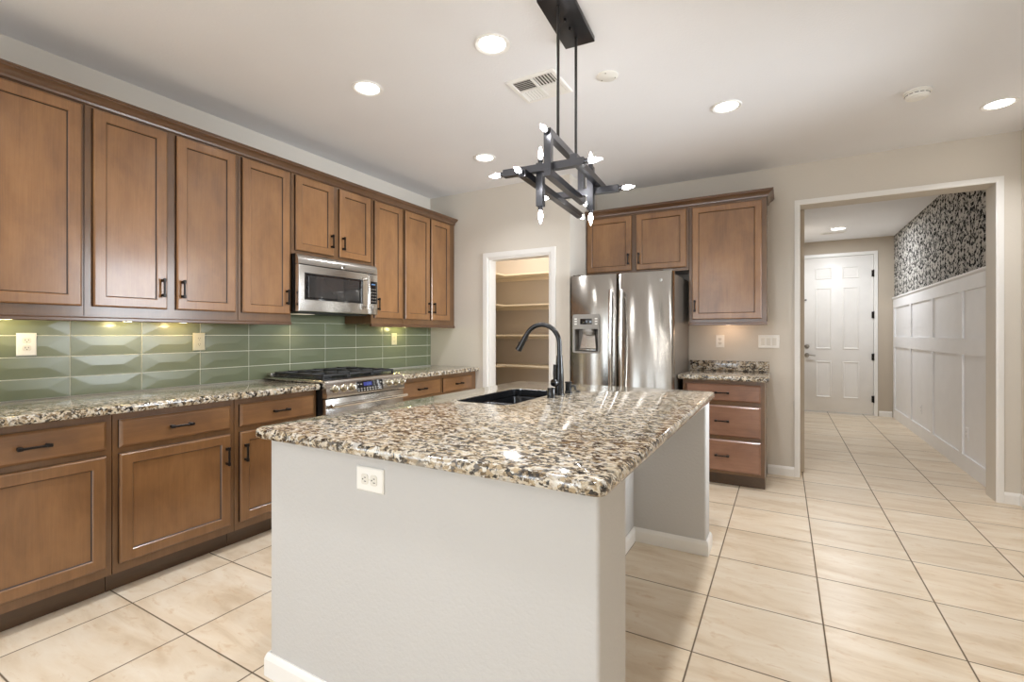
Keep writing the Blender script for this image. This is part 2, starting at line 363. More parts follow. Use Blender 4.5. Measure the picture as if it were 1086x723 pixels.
# ------------------------------------------------------------------ hall panelling and front door
b = slab(FH, [5.091, 5.10, 5.92, 6.02, 6.93, 7.02, 7.98, 8.06, 9.03, 9.125], [0.0, 0.145, 1.065, 1.216, 1.65, 1.775], 0.0003, 0.016, {(i, j) for i in (1, 3, 5, 7) for j in (1, 3)})
o = struct(b, 'trim_4', 'wains')
struct(MB().sweep([(0.0005, 1.776), (0.02, 1.776), (0.032, 1.79), (0.032, 1.806), (0.0005, 1.806)], 5.091, 9.138, lambda p, q, w: FH(w, q, p)), 'trim_5', 'wains')
dr = struct_root('door_1', (4.13, 9.14, 0))
b = MB(FE); x0, x1, zt = 3.672, 4.594, 2.492
out = [(x0 - 0.045, 0), (x0 - 0.045, zt + 0.045), (x1 + 0.045, zt + 0.045), (x1 + 0.045, 0)]; inn = [(x0 + 0.004, 0), (x0 + 0.004, zt - 0.004), (x1 - 0.004, zt - 0.004), (x1 - 0.004, 0)]
b.loft([[FE(*out[k], 0.001), FE(*out[k], 0.016), FE(*inn[k], 0.016), FE(*inn[k], -0.09), FE(*((x0 + 0.001) if k < 2 else (x1 - 0.001), 0 if k in (0, 3) else zt - 0.001), -0.09), FE(*((x0 + 0.001) if k < 2 else (x1 - 0.001), 0 if k in (0, 3) else zt - 0.001), 0.001)] for k in range(4)])
b.build('door_frame', 'white', dr, False)
MB(FE).box(x0 + 0.008, x1 - 0.008, 0.015, zt - 0.008, -0.05, -0.006, 0.002).build('door_leaf', 'doorw', dr)
for (a0, a1, c0, c1) in ((3.826, 4.055, 2.135, 2.325), (4.190, 4.415, 2.135, 2.325), (3.83, 4.05, 1.018, 2.0), (4.195, 4.41, 1.018, 2.0), (3.835, 4.048, 0.245, 0.825), (4.195, 4.41, 0.245, 0.825)):
    MB(FE).rings(a0, a1, c0, c1, [(0, -0.0065), (0.004, 0.002), (0.014, 0.004), (0.024, -0.004), (0.034, -0.004), (0.055, 0.0), (0.058, 0.0)]).build('door_panel', 'doorw', dr)
for z in (2.193, 1.553, 0.905, 0.257):
    hb = MB(FE); hb.box(4.565, 4.582, z - 0.05, z + 0.05, -0.0055, 0.006, 0.002); hb.tube([FE(4.588, z - 0.055, 0.022), FE(4.588, z + 0.055, 0.022)], 0.008)
    hb.build('hinge', 'bronze', dr)
d = MB(); d.lathe([(0.034, 0.0), (0.034, 0.008), (0.028, 0.016), (0.018, 0.018), (0.016, 0.026), (0.0, 0.026)], FE(3.715, 1.06, -0.006), (0, -1, 0)); d.build('deadbolt', 'nickel', dr)
d = MB(); d.lathe([(0.034, 0.0), (0.034, 0.010), (0.014, 0.016), (0.012, 0.05), (0, 0.05)], FE(3.715, 0.918, -0.006), (0, -1, 0))
d.tube([FE(3.715, 0.918, 0.040), FE(3.76, 0.918, 0.046), FE(3.83, 0.912, 0.044)], [0.011, 0.010, 0.008]); d.build('door_lever', 'nickel', dr)
d = MB(FE); d.box(3.640, 3.668, 1.775, 1.845, 0.0165, 0.03, 0.004); d.box(3.655, 3.71, 1.80, 1.82, 0.024, 0.04, 0.004); d.build('swing_latch', 'bronze', dr)

# ------------------------------------------------------------------ cabinets
def pull(f, u, v, vertical, parent, n=0.02, length=0.098):
    b = MB(f); h = length / 2
    def bx(a0, a1, c0, c1, n0, n1, bev=0.0012):
        b.box(*((c0, c1, a0, a1) if vertical else (a0, a1, c0, c1)), n0, n1, bev, 1) if True else None
    cu, cv = (v, u) if vertical else (u, v)
    for sgn in (-1, 1):
        e = cu + sgn * (h - 0.008)
        bx(e - 0.0075, e + 0.0075, cv - 0.0075, cv + 0.0075, n + 0.0005, n + 0.026)
    bx(cu - h, cu + h, cv - 0.005, cv + 0.005, n + 0.021, n + 0.031, 0.002)
    for sgn in (-1, 1):
        e = cu + sgn * (h - 0.006); bx(e - 0.010, e + 0.010, cv - 0.0072, cv + 0.0072, n + 0.020, n + 0.032, 0.002)
    return b.build('handle', 'bronze', parent)
def door(f, u0, u1, v0, v1, parent, n, hnd=None, wv='wood', fw=0.055):
    T = 0.02
    b = MB(f); b.rings(u0, u1, v0, v1, [(0.0, n), (0.0, n + 0.012), (0.003, n + 0.017), (0.008, n + T), (fw - 0.004, n + T), (fw, n + T - 0.004), (fw + 0.004, n + 0.008)], False, [1, 0, 0, 0, 0, 1])
    d = b.build('door', [wv, 'glaze_shade'], parent, angle=20)  # dark rings: glaze in the groove, gap shadow painted onto the door sides
    MB(f).box(u0 + fw + 0.001, u1 - fw - 0.001, v0 + fw + 0.001, v1 - fw - 0.001, n + 0.001, n + 0.0095).build('door_panel', wv, d, False)
    if hnd: pull(f, hnd[0], hnd[1], True, d, n + T)
    return d
def drawer(f, u0, u1, v0, v1, parent, n, wv, hnd=True, hu=None):
    b = MB(f); b.rings(u0, u1, v0, v1, [(0.0, n), (0.0, n + 0.010), (0.004, n + 0.014), (0.012, n + 0.02), (0.0125, n + 0.02)], True, [1, 0, 0, 0, 0])
    d = b.build('drawer', [wv, 'glaze_shade'], parent, angle=20)  # drawer sides painted dark for the shadowed gap along with the glaze
    if hnd: pull(f, hu if hu else (u0 + u1) / 2, (v0 + v1) / 2, False, d, n + 0.02, 0.104)
    return d
def upper(label, f, u0, u1, v0, v1, doors, depth=0.325, loc=None, group=None, wx='woodf'):
    r = thing('wall_cabinet', label, 'cabinet', f((u0 + u1) / 2, v0, 0.0), group)
    MB(f).box(u0 + 0.0008, u1 - 0.0008, v0, v1, 0.001, depth).build('carcass', wx, r, False)
    for (a0, a1, c0, c1, hu, hv) in doors: door(f, a0, a1, c0, c1, r, depth, (hu, hv) if hu else None, 'woodu')
    return r
G1 = 'wall cabinets over the tiled counter'
DB, DT, HZ = 1.393, 2.400, 1.512
upper('brown wall cabinet above the white tile outlet nearest the camera', FL, 0.28, 1.026, 1.346, 2.41, [(0.30, 0.645, DB, DT, 0.617, HZ), (0.67, 1.015, DB, DT, 0.698, HZ)], group=G1)
upper('brown double-door wall cabinet with two meeting black pulls, left of the microwave', FL, 1.028, 1.806, 1.346, 2.41, [(1.059, 1.396, DB, DT, 1.368, HZ), (1.443, 1.786, DB, DT, 1.471, HZ)], group=G1)
upper('tall single-door brown wall cabinet touching the left side of the microwave', FL, 1.808, 2.188, 1.346, 2.41, [(1.829, 2.170, DB, DT, 2.142, HZ)], group=G1)
upper('short two-door brown wall cabinet directly above the microwave', FL, 2.190, 2.950, 1.831, 2.41, [(2.217, 2.553, 1.858, DT, 2.525, 1.968), (2.607, 2.935, 1.858, DT, 2.635, 1.968)], group=G1)
upper('narrow single-door brown wall cabinet touching the right side of the microwave', FL, 2.952, 3.340, 1.346, 2.41, [(2.981, 3.323, DB, DT, 3.009, HZ)], group=G1)
upper('two-door brown wall cabinet in the corner beside the pantry wall', FL, 3.342, 4.135, 1.346, 2.41, [(3.360, 3.715, DB, DT, 3.687, HZ), (3.737, 4.042, DB, DT, 3.765, HZ)], group=G1)
upper('short brown two-door cabinet above the refrigerator', FB, 1.658, 2.639, 1.835, 2.41, [(1.668, 2.118, 1.862, 2.392, 2.090, 1.972), (2.163, 2.618, 1.862, 2.392, 2.191, 1.972)], 0.33)
upper('single-door brown wall cabinet right of the refrigerator, above the small granite counter', FB, 2.641, 3.261, 1.360, 2.41, [(2.668, 3.225, 1.385, 2.390, 2.692, 1.505)], 0.33)
CP = [(-0.012, 0.0), (0.006, 0.0), (0.010, 0.004), (0.012, 0.014), (0.020, 0.026), (0.030, 0.034), (0.040, 0.040), (0.046, 0.043), (0.046, 0.050), (0.052, 0.053), (0.052, 0.060), (-0.012, 0.060)]
def crown(label, f, depth, u0, u1, ret0, ret1, v, mat):
    """mitred crown with returns to the wall at the ends that are open"""
    b = MB(); st = []
    if ret0: st += [lambda p, q: f(u0 - p, v + q, 0.002), lambda p, q: f(u0 - p, v + q, depth + p)]
    else: st += [lambda p, q: f(u0, v + q, depth + p)]
    if ret1: st += [lambda p, q: f(u1 + p, v + q, depth + p), lambda p, q: f(u1 + p, v + q, 0.002)]
    else: st += [lambda p, q: f(u1, v + q, depth + p)]
    b.loft([[g(p, q) for p, q in CP] for g in st])
    return tag(b.build('crown_moulding', mat, None, angle=20), label, 'moulding')
crown('long brown crown moulding along the tops of the cabinets on the left wall', FL, 0.325, 0.28, 4.135, True, False, 2.4105, 'crown')
crown('brown crown moulding over the refrigerator and the cabinet beside it', FB, 0.33, 1.658, 3.261, False, True, 2.4105, 'crownx')
RP = [(-0.016, 0.0), (0.006, 0.0), (0.010, 0.004), (0.010, 0.016), (0.004, 0.022), (0.004, 0.0275), (-0.016, 0.0275)]
def rail(label, f, depth, u0, u1, v, mat):
    return tag(MB().sweep(RP, u0, u1, lambda p, q, w: f(w, v + q, depth + p)).build('light_rail', mat, None, angle=20), label, 'moulding')
rail('brown rail under the wall cabinets left of the microwave', FL, 0.325, 0.28, 2.188, 1.318, 'crown')
rail('brown rail under the wall cabinets between the microwave and the pantry wall', FL, 0.325, 2.952, 4.135, 1.318, 'crown')
rail('brown rail under the cabinet right of the refrigerator', FB, 0.33, 2.641, 3.268, 1.332, 'crownx')

def base(label, f, u0, u1, drawers, doors, depth=0.60, toe=0.525, group=None, wv='woody', toem='woodd', near=None):
    r = thing('base_cabinet', label, 'cabinet', f((u0 + u1) / 2, 0, 0), group)
    MB(f).box(u0 + 0.0008, u1 - 0.0008, 0.105, 0.8735, 0.001, depth).build('carcass', 'woodf', r, False)
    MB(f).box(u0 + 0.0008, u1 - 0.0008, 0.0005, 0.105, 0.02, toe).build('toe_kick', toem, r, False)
    for (a0, a1, c0, c1) in drawers: drawer(f, a0, a1, c0, c1, r, depth, wv)
    for (a0, a1, c0, c1, hu, hv) in doors: door(f, a0, a1, c0, c1, r, depth, (hu, hv) if hu else None)
    return r
G2 = 'base cabinets along the tiled wall'
Z0, Z1, ZD, ZB = 0.707, 0.841, 0.678, 0.15
base('brown base cabinet nearest the camera on the left, with a wide drawer over a door', FL, 0.47, 1.039, [(0.505, 1.014, Z0, Z1)], [(0.505, 1.014, ZB, ZD, 0.533, 0.556)], group=G2)
base('brown base cabinet with the full-width door pull at its right edge, second from the camera', FL, 1.041, 1.621, [(1.064, 1.596, Z0, Z1)], [(1.064, 1.596, ZB, ZD, 1.570, 0.556)], group=G2)
base('brown base cabinet touching the left side of the range', FL, 1.623, 2.184, [(1.650, 2.160, Z0, Z1)], [(1.650, 2.160, ZB, ZD, 1.678, 0.556)], group=G2)
base('brown base cabinet touching the right side of the range', FL, 2.954, 3.554, [(2.985, 3.530, Z0, Z1)], [(2.985, 3.530, ZB, ZD, 3.502, 0.556)], group=G2)
base('brown corner base cabinet against the pantry wall', FL, 3.556, 4.135, [(3.578, 4.040, Z0, Z1)], [(3.578, 4.040, ZB, ZD, 3.606, 0.556)], group=G2)
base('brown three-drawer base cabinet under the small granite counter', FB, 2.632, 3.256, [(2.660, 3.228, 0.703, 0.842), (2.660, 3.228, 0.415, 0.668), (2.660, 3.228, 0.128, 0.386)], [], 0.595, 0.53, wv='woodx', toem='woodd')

# counters
def counter(f, u0, u1, d, label, back=None):
    r = thing('granite_countertop', label, 'countertop', f((u0 + u1) / 2, 0.874, 0))
    MB(f).box(u0, u1, 0.874, 0.914, 0.0118 if back is None else 0.001, d, 0.013, 3).build('counter_slab', 'granite', r)
    if back: MB(f).box(u0, u1 - 0.012, 0.9145, 1.005, 0.001, 0.02, 0.002).build('backsplash_strip', 'granite', r)
    return r
counter(FL, 0.40, 2.187, 0.65, 'speckled granite countertop along the tiled wall, left of the range')
counter(FL, 2.951, 4.1365, 0.65, 'speckled granite countertop in the corner right of the range')
counter(FB, 2.597, 3.286, 0.652, 'small speckled granite countertop right of the refrigerator', True)

# tiled backsplash: one connected relief mesh
b = MB(FL); V = {}
cu = [0.40] + [1.076 + 0.3335 * k for k in range(-2, 10)] ; cu = sorted(c for c in cu if c > 0.39) ; cu[-1] = 4.078 if cu[-1] > 4.0 else cu[-1]
cu = [c for c in cu] + [4.1365]
rv = [0.9147, 1.0205, 1.1330, 1.2455, 1.3455]
def tv(u, v, n):
    k = (round(u, 4), round(v, 4), round(n, 4))
    if k not in V: V[k] = b.P(u, v, n)
    return V[k]
gr = 0.0021
for i in range(len(cu) - 1):
    rows = list(range(len(rv) - 1))
    for j in rows:
        u0, u1, v0, v1 = cu[i], cu[i + 1], rv[j], rv[j + 1]; e = 0.006; hgt = 0.0086
        O = [(u0, v0), (u1, v0), (u1, v1), (u0, v1)]; I = [(u0 + gr, v0 + gr), (u1 - gr, v0 + gr), (u1 - gr, v1 - gr), (u0 + gr, v1 - gr)]
        o_ = [tv(*p, 0.004) for p in O]; i_ = [tv(*p, 0.0045) for p in I]; j_ = [tv(*p, e) for p in I]
        for k in range(4):
            b.face([o_[k], o_[(k + 1) % 4], i_[(k + 1) % 4], i_[k]], 1); b.face([i_[k], i_[(k + 1) % 4], j_[(k + 1) % 4], j_[k]], 0)
        w = u1 - u0; vm = v0 + (v1 - v0) * 0.5; uu = min(0.095, w * 0.3)
        ra, rb = tv(u0 + uu, vm, hgt), tv(u1 - uu, vm, hgt)
        b.face([j_[0], j_[1], rb, ra]); b.face([j_[2], j_[3], ra, rb]); b.face([j_[3], j_[0], ra]); b.face([j_[1], j_[2], rb])
tag(b.build('tile_backsplash', ['tile', 'grout'], None, False), 'glossy green-grey tile backsplash covering the left wall above the counter', 'backsplash')
tag(MB(FL).box(2.192, 2.948, 1.3460, 1.4130, 0.001, 0.008, 0.001).build('backsplash_strip', 'tile'), 'green-grey tile strip just under the microwave', 'tile')

# under-cabinet puck lights
def puck(x, y, z, e, label, col=(1.0, 0.80, 0.42)):
    r = thing('puck_light', label, 'light', (x, y, z), 'under-cabinet puck lights')
    MB().lathe([(0.034, 0), (0.034, -0.010), (0.028, -0.012)], (x, y, z - 0.0005), cap1=True).build('housing', 'bronze', r)
    MB().lathe([(0.024, -0.0126), (0.020, -0.0145), (0.0, -0.0146)], (x, y, z)).build('lens', 'led', r)
    l = bpy.data.lights.new('puck_lamp', 'POINT'); l.energy = e * 0.34; l.color = col; l.shadow_soft_size = 0.02
    o = bpy.data.objects.new('puck_lamp', l); COL.objects.link(o); o.parent = r; o.location = (0, 0, -0.040)
puck(0.125, 0.80, 1.346, 4.2, 'small puck light under the cabinet above the nearest outlet')
puck(0.125, 1.29, 1.346, 4.2, 'small puck light under the double-door cabinet, nearer the camera')
puck(0.125, 1.58, 1.346, 4.2, 'small puck light under the double-door cabinet, nearer the microwave', (1.0, 0.70, 0.34))
puck(0.125, 3.58, 1.346, 3.6, 'small puck light under the corner cabinet by the pantry wall', (1.0, 0.86, 0.36))
puck(2.95, 4.72, 1.360, 3.0, 'small puck light under the cabinet right of the refrigerator', (1.0, 0.66, 0.42))

# ------------------------------------------------------------------ outlets and switches
def receptacle(f, u, v, n, parent, mat, horiz=False):
    b = MB(f); k = 14; w, h = 0.0165, 0.014
    prof = []
    for t in range(k):
        a = 2 * PI * t / k; x = max(-w, min(w, 0.0195 * math.cos(a))); y = max(-h, min(h, 0.0195 * math.sin(a))); prof.append((x, y) if not horiz else (y, x))
    b.loft([[f(u + x, v + y, m) for x, y in prof] for m in (n - 0.0003, n + 0.0022)])
    r = b.build('receptacle', mat, parent, False)
    s = MB(f)
    for (x, y, hx, hy) in ((-0.006, 0.003, 0.0011, 0.004), (0.006, 0.003, 0.0011, 0.0033), (0, -0.007, 0.002, 0.002)):
        if horiz: x, y, hx, hy = y, x, hy, hx
        s.box(u + x - hx, u + x + hx, v + y - hy, v + y + hy, n + 0.002, n + 0.0028)
    s.build('slots', 'slot', r, False)
def outlet(label, f, u, v, n, horiz=False, mat='plate', mat2='plate2', dec=False):
    w, h = (0.0585, 0.038) if horiz else (0.038, 0.0585)
    r = thing('electrical_outlet', label, 'outlet', f(u, v - h, n), 'outlet plates')
    MB(f).rings(u - w, u + w, v - h, v + h, [(0, n + 0.0003), (0, n + 0.003), (0.004, n + 0.0062)]).build('cover_plate', mat, r, False)
    for s in (-1, 1):
        d = 0.0195 * s
        receptacle(f, u + (d if horiz else 0), v + (0 if horiz else d), n + 0.0062, r, mat2, horiz)
    sc = MB(); c = f(u, v, n + 0.0060); sc.lathe([(0.003, 0), (0.003, 0.0012), (0.0, 0.0016)], c, f(0, 0, 1) - f(0, 0, 0), 10); sc.build('screw', mat2, r)
    return r
outlet('white duplex outlet on the tiles nearest the camera', FL, 0.901, 1.200, 0.0095)
outlet('pale duplex outlet on the tiles under the double-door cabinet', FL, 1.732, 1.203, 0.0095, mat='almond', mat2='almond')
outlet('pale duplex outlet on the corner tiles right of the range', FL, 3.560, 1.205, 0.0095, mat='almond', mat2='almond')
outlet('white horizontal duplex outlet on the front of the island', FISL, 2.254, 0.794, 0.0, True)
outlet('white duplex outlet on the wall above the small granite counter', FB, 2.864, 1.188, 0.0)
outlet('white outlet low on the panelled hall wall, nearer the kitchen', FH, 5.83, 0.345, 0.0, mat='wains', mat2='wains')
outlet('white outlet low on the panelled hall wall, nearer the front door', FH, 7.50, 0.345, 0.0, mat='wains', mat2='wains')
r = thing('light_switch', 'white three-gang rocker switch plate on the wall left of the hall opening', 'switch', FB(3.268, 1.13, 0))
MB(FB).rings(3.184, 3.353, 1.128, 1.246, [(0, 0.0003), (0, 0.003), (0.004, 0.0062)]).build('cover_plate', 'plate', r, False)
for k in (-1, 0, 1):
    u = 3.2685 + k * 0.046
    MB(FB).rings(u - 0.0165, u + 0.0165, 1.187 - 0.033, 1.187 + 0.033, [(0, 0.006), (0.001, 0.0078), (0.0035, 0.0078), (0.0045, 0.0086)]).build('rocker', 'plate2', r, False)

# ------------------------------------------------------------------ range
r = thing('gas_range', 'stainless gas range with black grates set into the left counter', 'range', (0.35, 2.569, 0))
y0, y1 = 2.190, 2.9475
MB().box(0.03, 0.655, y0 + 0.002, y1 - 0.002, 0.03, 0.912).build('body', 'black', r, False)
for (a, c) in ((0.08, y0 + 0.05), (0.08, y1 - 0.05), (0.60, y0 + 0.05), (0.60, y1 - 0.05)):
    MB().lathe([(0.018, 0), (0.018, 0.031)], (a, c, 0.0), n=12).build('foot', 'black', r)
cb = MB(); cb.box(0.0115, 0.662, y0, y1, 0.9145, 0.936, 0.005); cb.build('cooktop', 'steely', r)
MB().box(0.013, 0.060, y0 + 0.02, y1 - 0.02, 0.9365, 0.962, 0.006).build('rear_vent', 'steely', r)
MB().box(0.075, 0.630, y0 + 0.03, y1 - 0.03, 0.9365, 0.941, 0.002).build('burner_pan', 'black', r)
for (x, y, q) in ((0.20, 2.32, 0.042), (0.50, 2.32, 0.05), (0.35, 2.569, 0.055), (0.20, 2.815, 0.042), (0.50, 2.815, 0.05)):
    bb = MB(); bb.lathe([(q * 1.2, 0), (q * 1.2, 0.006), (q, 0.008), (q, 0.018), (q * 0.8, 0.022), (0, 0.023)], (x, y, 0.9405)); bb.build('burner', 'iron', r)
for k in range(3):
    a0 = y0 + 0.035 + k * 0.2300; a1 = a0 + 0.226; g = MB(); t = 0.0065; zb, zt_ = 0.956, 0.972
    for yy in (a0 + t, a1 - t): g.box(0.085, 0.622, yy - t, yy + t, zb, zt_, 0.003)
    for xx in (0.092, 0.353, 0.615): g.box(xx - t, xx + t, a0, a1, zb, zt_, 0.003)
    ym = (a0 + a1) / 2; g.box(0.085, 0.622, ym - t * 0.8, ym + t * 0.8, zb + 0.002, zt_ + 0.004, 0.002)
    for xx in (0.20, 0.50): g.box(xx - t * 0.8, xx + t * 0.8, a0, a1, zb + 0.002, zt_ + 0.004, 0.002)
    for xx in (0.094, 0.613):
        for yy in (a0 + t, a1 - t): g.box(xx - t, xx + t, yy - t, yy + t, 0.9405, zb + 0.002)
    g.build('grate', 'iron', r)
# control panel, sloped front
pb = MB(); pb.loft([[Vector((0.657, w, 0.815)), Vector((0.700, w, 0.815)), Vector((0.706, w, 0.828)), Vector((0.690, w, 0.915)), Vector((0.680, w, 0.929)), Vector((0.664, w, 0.9365)), Vector((0.657, w, 0.9365))] for w in (y0, y1)]); cp = pb.build('control_panel', 'steely', r, angle=50)
slope = Vector((0.087, 0, 0.016)).normalized()
def FPn(u, v, n):  # on the sloping panel face: u along y, v up the face from z 0.828, n outwards
    return Vector((0.706, u, 0.828)) + Vector((-0.016, 0, 0.087)).normalized() * v + slope * n
for y in (2.262, 2.336, 2.408, 2.777, 2.850, 2.918):
    kb = MB(); kb.lathe([(0.027, 0.0), (0.027, 0.006), (0.021, 0.010), (0.019, 0.034), (0.015, 0.038), (0, 0.038)], FPn(y, 0.046, 0.0003), slope)
    k_ = kb.build('knob', 'knob', r); kg = MB(FPn); kg.box(y - 0.004, y + 0.004, 0.046 - 0.018, 0.046 + 0.018, 0.0375, 0.044, 0.0015); kg.build('knob_grip', 'chrome', k_)
d_ = MB(FPn).rings(2.455, 2.712, 0.006, 0.083, [(0, 0.0002), (0.001, 0.002), (0.003, 0.0026)]).build('display', 'blackglass', r, False)
MB(FPn).box(2.520, 2.600, 0.046, 0.072, 0.0027, 0.0032).build('screen', 'blue', d_, False)
sg = MB(FPn)
for i, ch in enumerate('1246'):
    u = 2.545 + i * 0.012; seg = {'1': 'bc', '2': 'abged', '4': 'fgbc', '6': 'afgedc'}[ch]; w, h, t = 0.007, 0.007, 0.0011
    S7 = dict(a=(0, 2 * h, w, 2 * h + t), g=(0, h, w, h + t), d=(0, 0, w, t), f=(0, h, t, 2 * h), e=(0, 0, t, h), b=(w - t, h, w, 2 * h), c=(w - t, 0, w, h))
    for s in seg: q = S7[s]; sg.box(u + q[0], u + q[2], 0.051 + q[1], 0.051 + q[3], 0.0033, 0.0037)
sg.build('digits', 'cyan', d_, False)
for row, us in ((0.013, 9), (0.028, 9), (0.060, 2)):
    for i in range(us):
        u = 2.468 + i * 0.0275
        MB(FPn).box(u - 0.007, u + 0.007, row - 0.004, row + 0.004, 0.0026, 0.0036, 0.001, 1).build('button', 'grey', d_, False)
        if us == 2: MB(FPn).box(2.690 - i * 0.0275 - 0.007, 2.690 - i * 0.0275 + 0.007, row - 0.004, row + 0.004, 0.0026, 0.0036, 0.001, 1).build('button', 'grey', d_, False)
od = MB(FL).box(y0 + 0.002, y1 - 0.002, 0.165, 0.808, 0.657, 0.694, 0.004).build('oven_door', 'steely', r)
MB(FL).rings(y0 + 0.11, y1 - 0.11, 0.30, 0.62, [(0, 0.6942), (0.004, 0.697), (0.008, 0.6975)]).build('oven_window', 'blackglass', od, False)
hb = MB(); hz = 0.765
hb.tube([FL(y0 + 0.035, hz, 0.6945), FL(y0 + 0.035, hz, 0.735)], 0.010); hb.tube([FL(y1 - 0.035, hz, 0.6945), FL(y1 - 0.035, hz, 0.735)], 0.010)
hb.tube([FL(y0 + 0.01, hz, 0.738), FL(y0 + 0.04, hz, 0.743), FL(y1 - 0.04, hz, 0.743), FL(y1 - 0.01, hz, 0.738)], 0.0135, 14); hb.build('oven_handle', 'chrome', od)
MB(FL).box(y0 + 0.002, y1 - 0.002, 0.035, 0.158, 0.657, 0.69, 0.004).build('storage_drawer', 'steely', r)

# ------------------------------------------------------------------ over-the-range microwave
r = thing('microwave', 'stainless over-the-range microwave with dark window, mounted above the gas range', 'microwave', (0.2, 2.57, 1.414))
y0, y1 = 2.1915, 2.9485
MB().box(0.012, 0.372, y0 + 0.001, y1 - 0.001, 1.415, 1.8295).build('body', 'black', r, False)
prof = [(0.372, 1.756), (0.404, 1.756), (0.402, 1.79), (0.392, 1.815), (0.376, 1.8295), (0.372, 1.8295)]
MB().sweep(prof, y0, y1, lambda p, q, w: Vector((p, w, q))).build('vent_panel', 'steely', r, angle=40)
db = MB(FL); yd = 2.842
mdoor = MB(FL).rings(y0, yd, 1.416, 1.752, [(0, 0.372), (0, 0.402), (0.004, 0.408), (0.012, 0.410)]).build('door', 'steely', r)
MB(FL).rings(y0 + 0.045, yd - 0.058, 1.500, 1.695, [(0, 0.4101), (0.003, 0.412), (0.008, 0.4125)]).build('window_surround', 'blackglass', mdoor, False)
MB(FL).rings(y0 + 0.075, yd - 0.105, 1.520, 1.675, [(0, 0.4126), (0.002, 0.4132)]).build('window', 'mwin', mdoor, False)
hb = MB(); yh = 2.812
hb.tube([FL(yh, 1.475, 0.4105), FL(yh, 1.475, 0.440)], 0.009); hb.tube([FL(yh, 1.70, 0.4105), FL(yh, 1.70, 0.440)], 0.009)
hb.tube([FL(yh, 1.452, 0.440), FL(yh, 1.475, 0.446), FL(yh, 1.60, 0.450), FL(yh, 1.70, 0.446), FL(yh, 1.722, 0.440)], 0.012, 14); hb.build('handle', 'chrome', mdoor)
cpn = MB(FL).rings(yd + 0.002, y1, 1.416, 1.752, [(0, 0.372), (0, 0.402), (0.004, 0.408), (0.010, 0.410)]).build('control_panel', 'steely', r)
MB(FL).rings(yd + 0.014, y1 - 0.010, 1.505, 1.690, [(0, 0.4101), (0.002, 0.412), (0.004, 0.4122)]).build('keypad', 'blackglass', cpn, False)
MB(FL).box(yd + 0.030, y1 - 0.034, 1.661, 1.671, 0.4123, 0.4128).build('clock_display', 'cyan', cpn, False)
for i in range(3):
    for j in range(5):
        MB(FL).box(yd + 0.028 + i * 0.021, yd + 0.042 + i * 0.021, 1.520 + j * 0.025, 1.530 + j * 0.025, 0.4122, 0.4130).build('button', 'dgrey', cpn, False)
for i in range(3): MB(FL).rings(yd + 0.022 + i * 0.026, yd + 0.038 + i * 0.026, 1.464, 1.480, [(0, 0.4101), (0.003, 0.413)]).build('button', 'chrome', cpn, False)
bd = MB(); c = Vector((0.4035, 2.588, 1.772)); ax = Vector((1, 0, 0.02))
bd.lathe([(0.019, 0), (0.019, 0.003), (0.0175, 0.004), (0.0, 0.004)], c, ax); bg = bd.build('badge', 'chrome', r)
sc = MB()
sc.tube([c + Vector((0.0045, 0.0135 * math.cos(t), 0.0135 * math.sin(t))) for t in [i * PI / 12 for i in range(25)]], 0.0009, 6)
sc.tube([c + Vector((0.0045, dy, dz)) for dy, dz in ((-0.007, -0.002), (-0.004, 0.006), (0.0, 0.007), (-0.001, 0.001), (-0.004, -0.006), (-0.001, -0.008), (0.003, -0.003), (0.006, 0.004), (0.008, 0.0))], 0.0009, 6)
sc.build('badge_script', 'slot', bg)
MB().box(0.05, 0.34, y0 + 0.05, y1 - 0.05, 1.4075, 1.4148, 0.002).build('filter_panel', 'iron', r)
MB().box(0.10, 0.22, 2.33, 2.47, 1.405, 1.4073, 0.001).build('cooktop_lamp', 'dimlamp', r)
l = bpy.data.lights.new('cooktop_lamp_light', 'SPOT'); l.energy = 2.2; l.color = (1.0, 0.80, 0.5); l.spot_size = math.radians(130); l.spot_blend = 0.7; l.shadow_soft_size = 0.03
o = bpy.data.objects.new('cooktop_lamp_light', l); COL.objects.link(o); o.parent = r; o.location = Vector((0.12, 2.40, 1.40)) - r.location

# ------------------------------------------------------------------ refrigerator
r = thing('refrigerator', 'stainless side-by-side refrigerator with a dispenser in its left door', 'refrigerator', (2.135, 4.50, 0))
X0, X1, XS, YF, ZT = 1.680, 2.594, 2.127, 4.135, 1.782
MB().box(X0 + 0.006, X1 - 0.006, YF + 0.012, 4.86, 0.02, 1.762).build('body', 'dgrey', r, False)
MB().box(X0 + 0.01, X1 - 0.01, YF - 0.03, YF + 0.011, 0.02, 0.095, 0.004).build('kick_grille', 'dgrey', r)
for x in (X0 + 0.08, X1 - 0.08):
    for y in (YF + 0.06, 4.80): MB().lathe([(0.02, 0), (0.02, 0.0195)], (x, y, 0.0003), n=12).build('foot', 'black', r)
def front(x, a, c):
    t = 2 * (x - a) / (c - a) - 1; e = max(0.0, abs(t) - 0.93) / 0.07
    return YF - 0.052 - 0.022 * (1 - t * t) + 0.022 * e * e
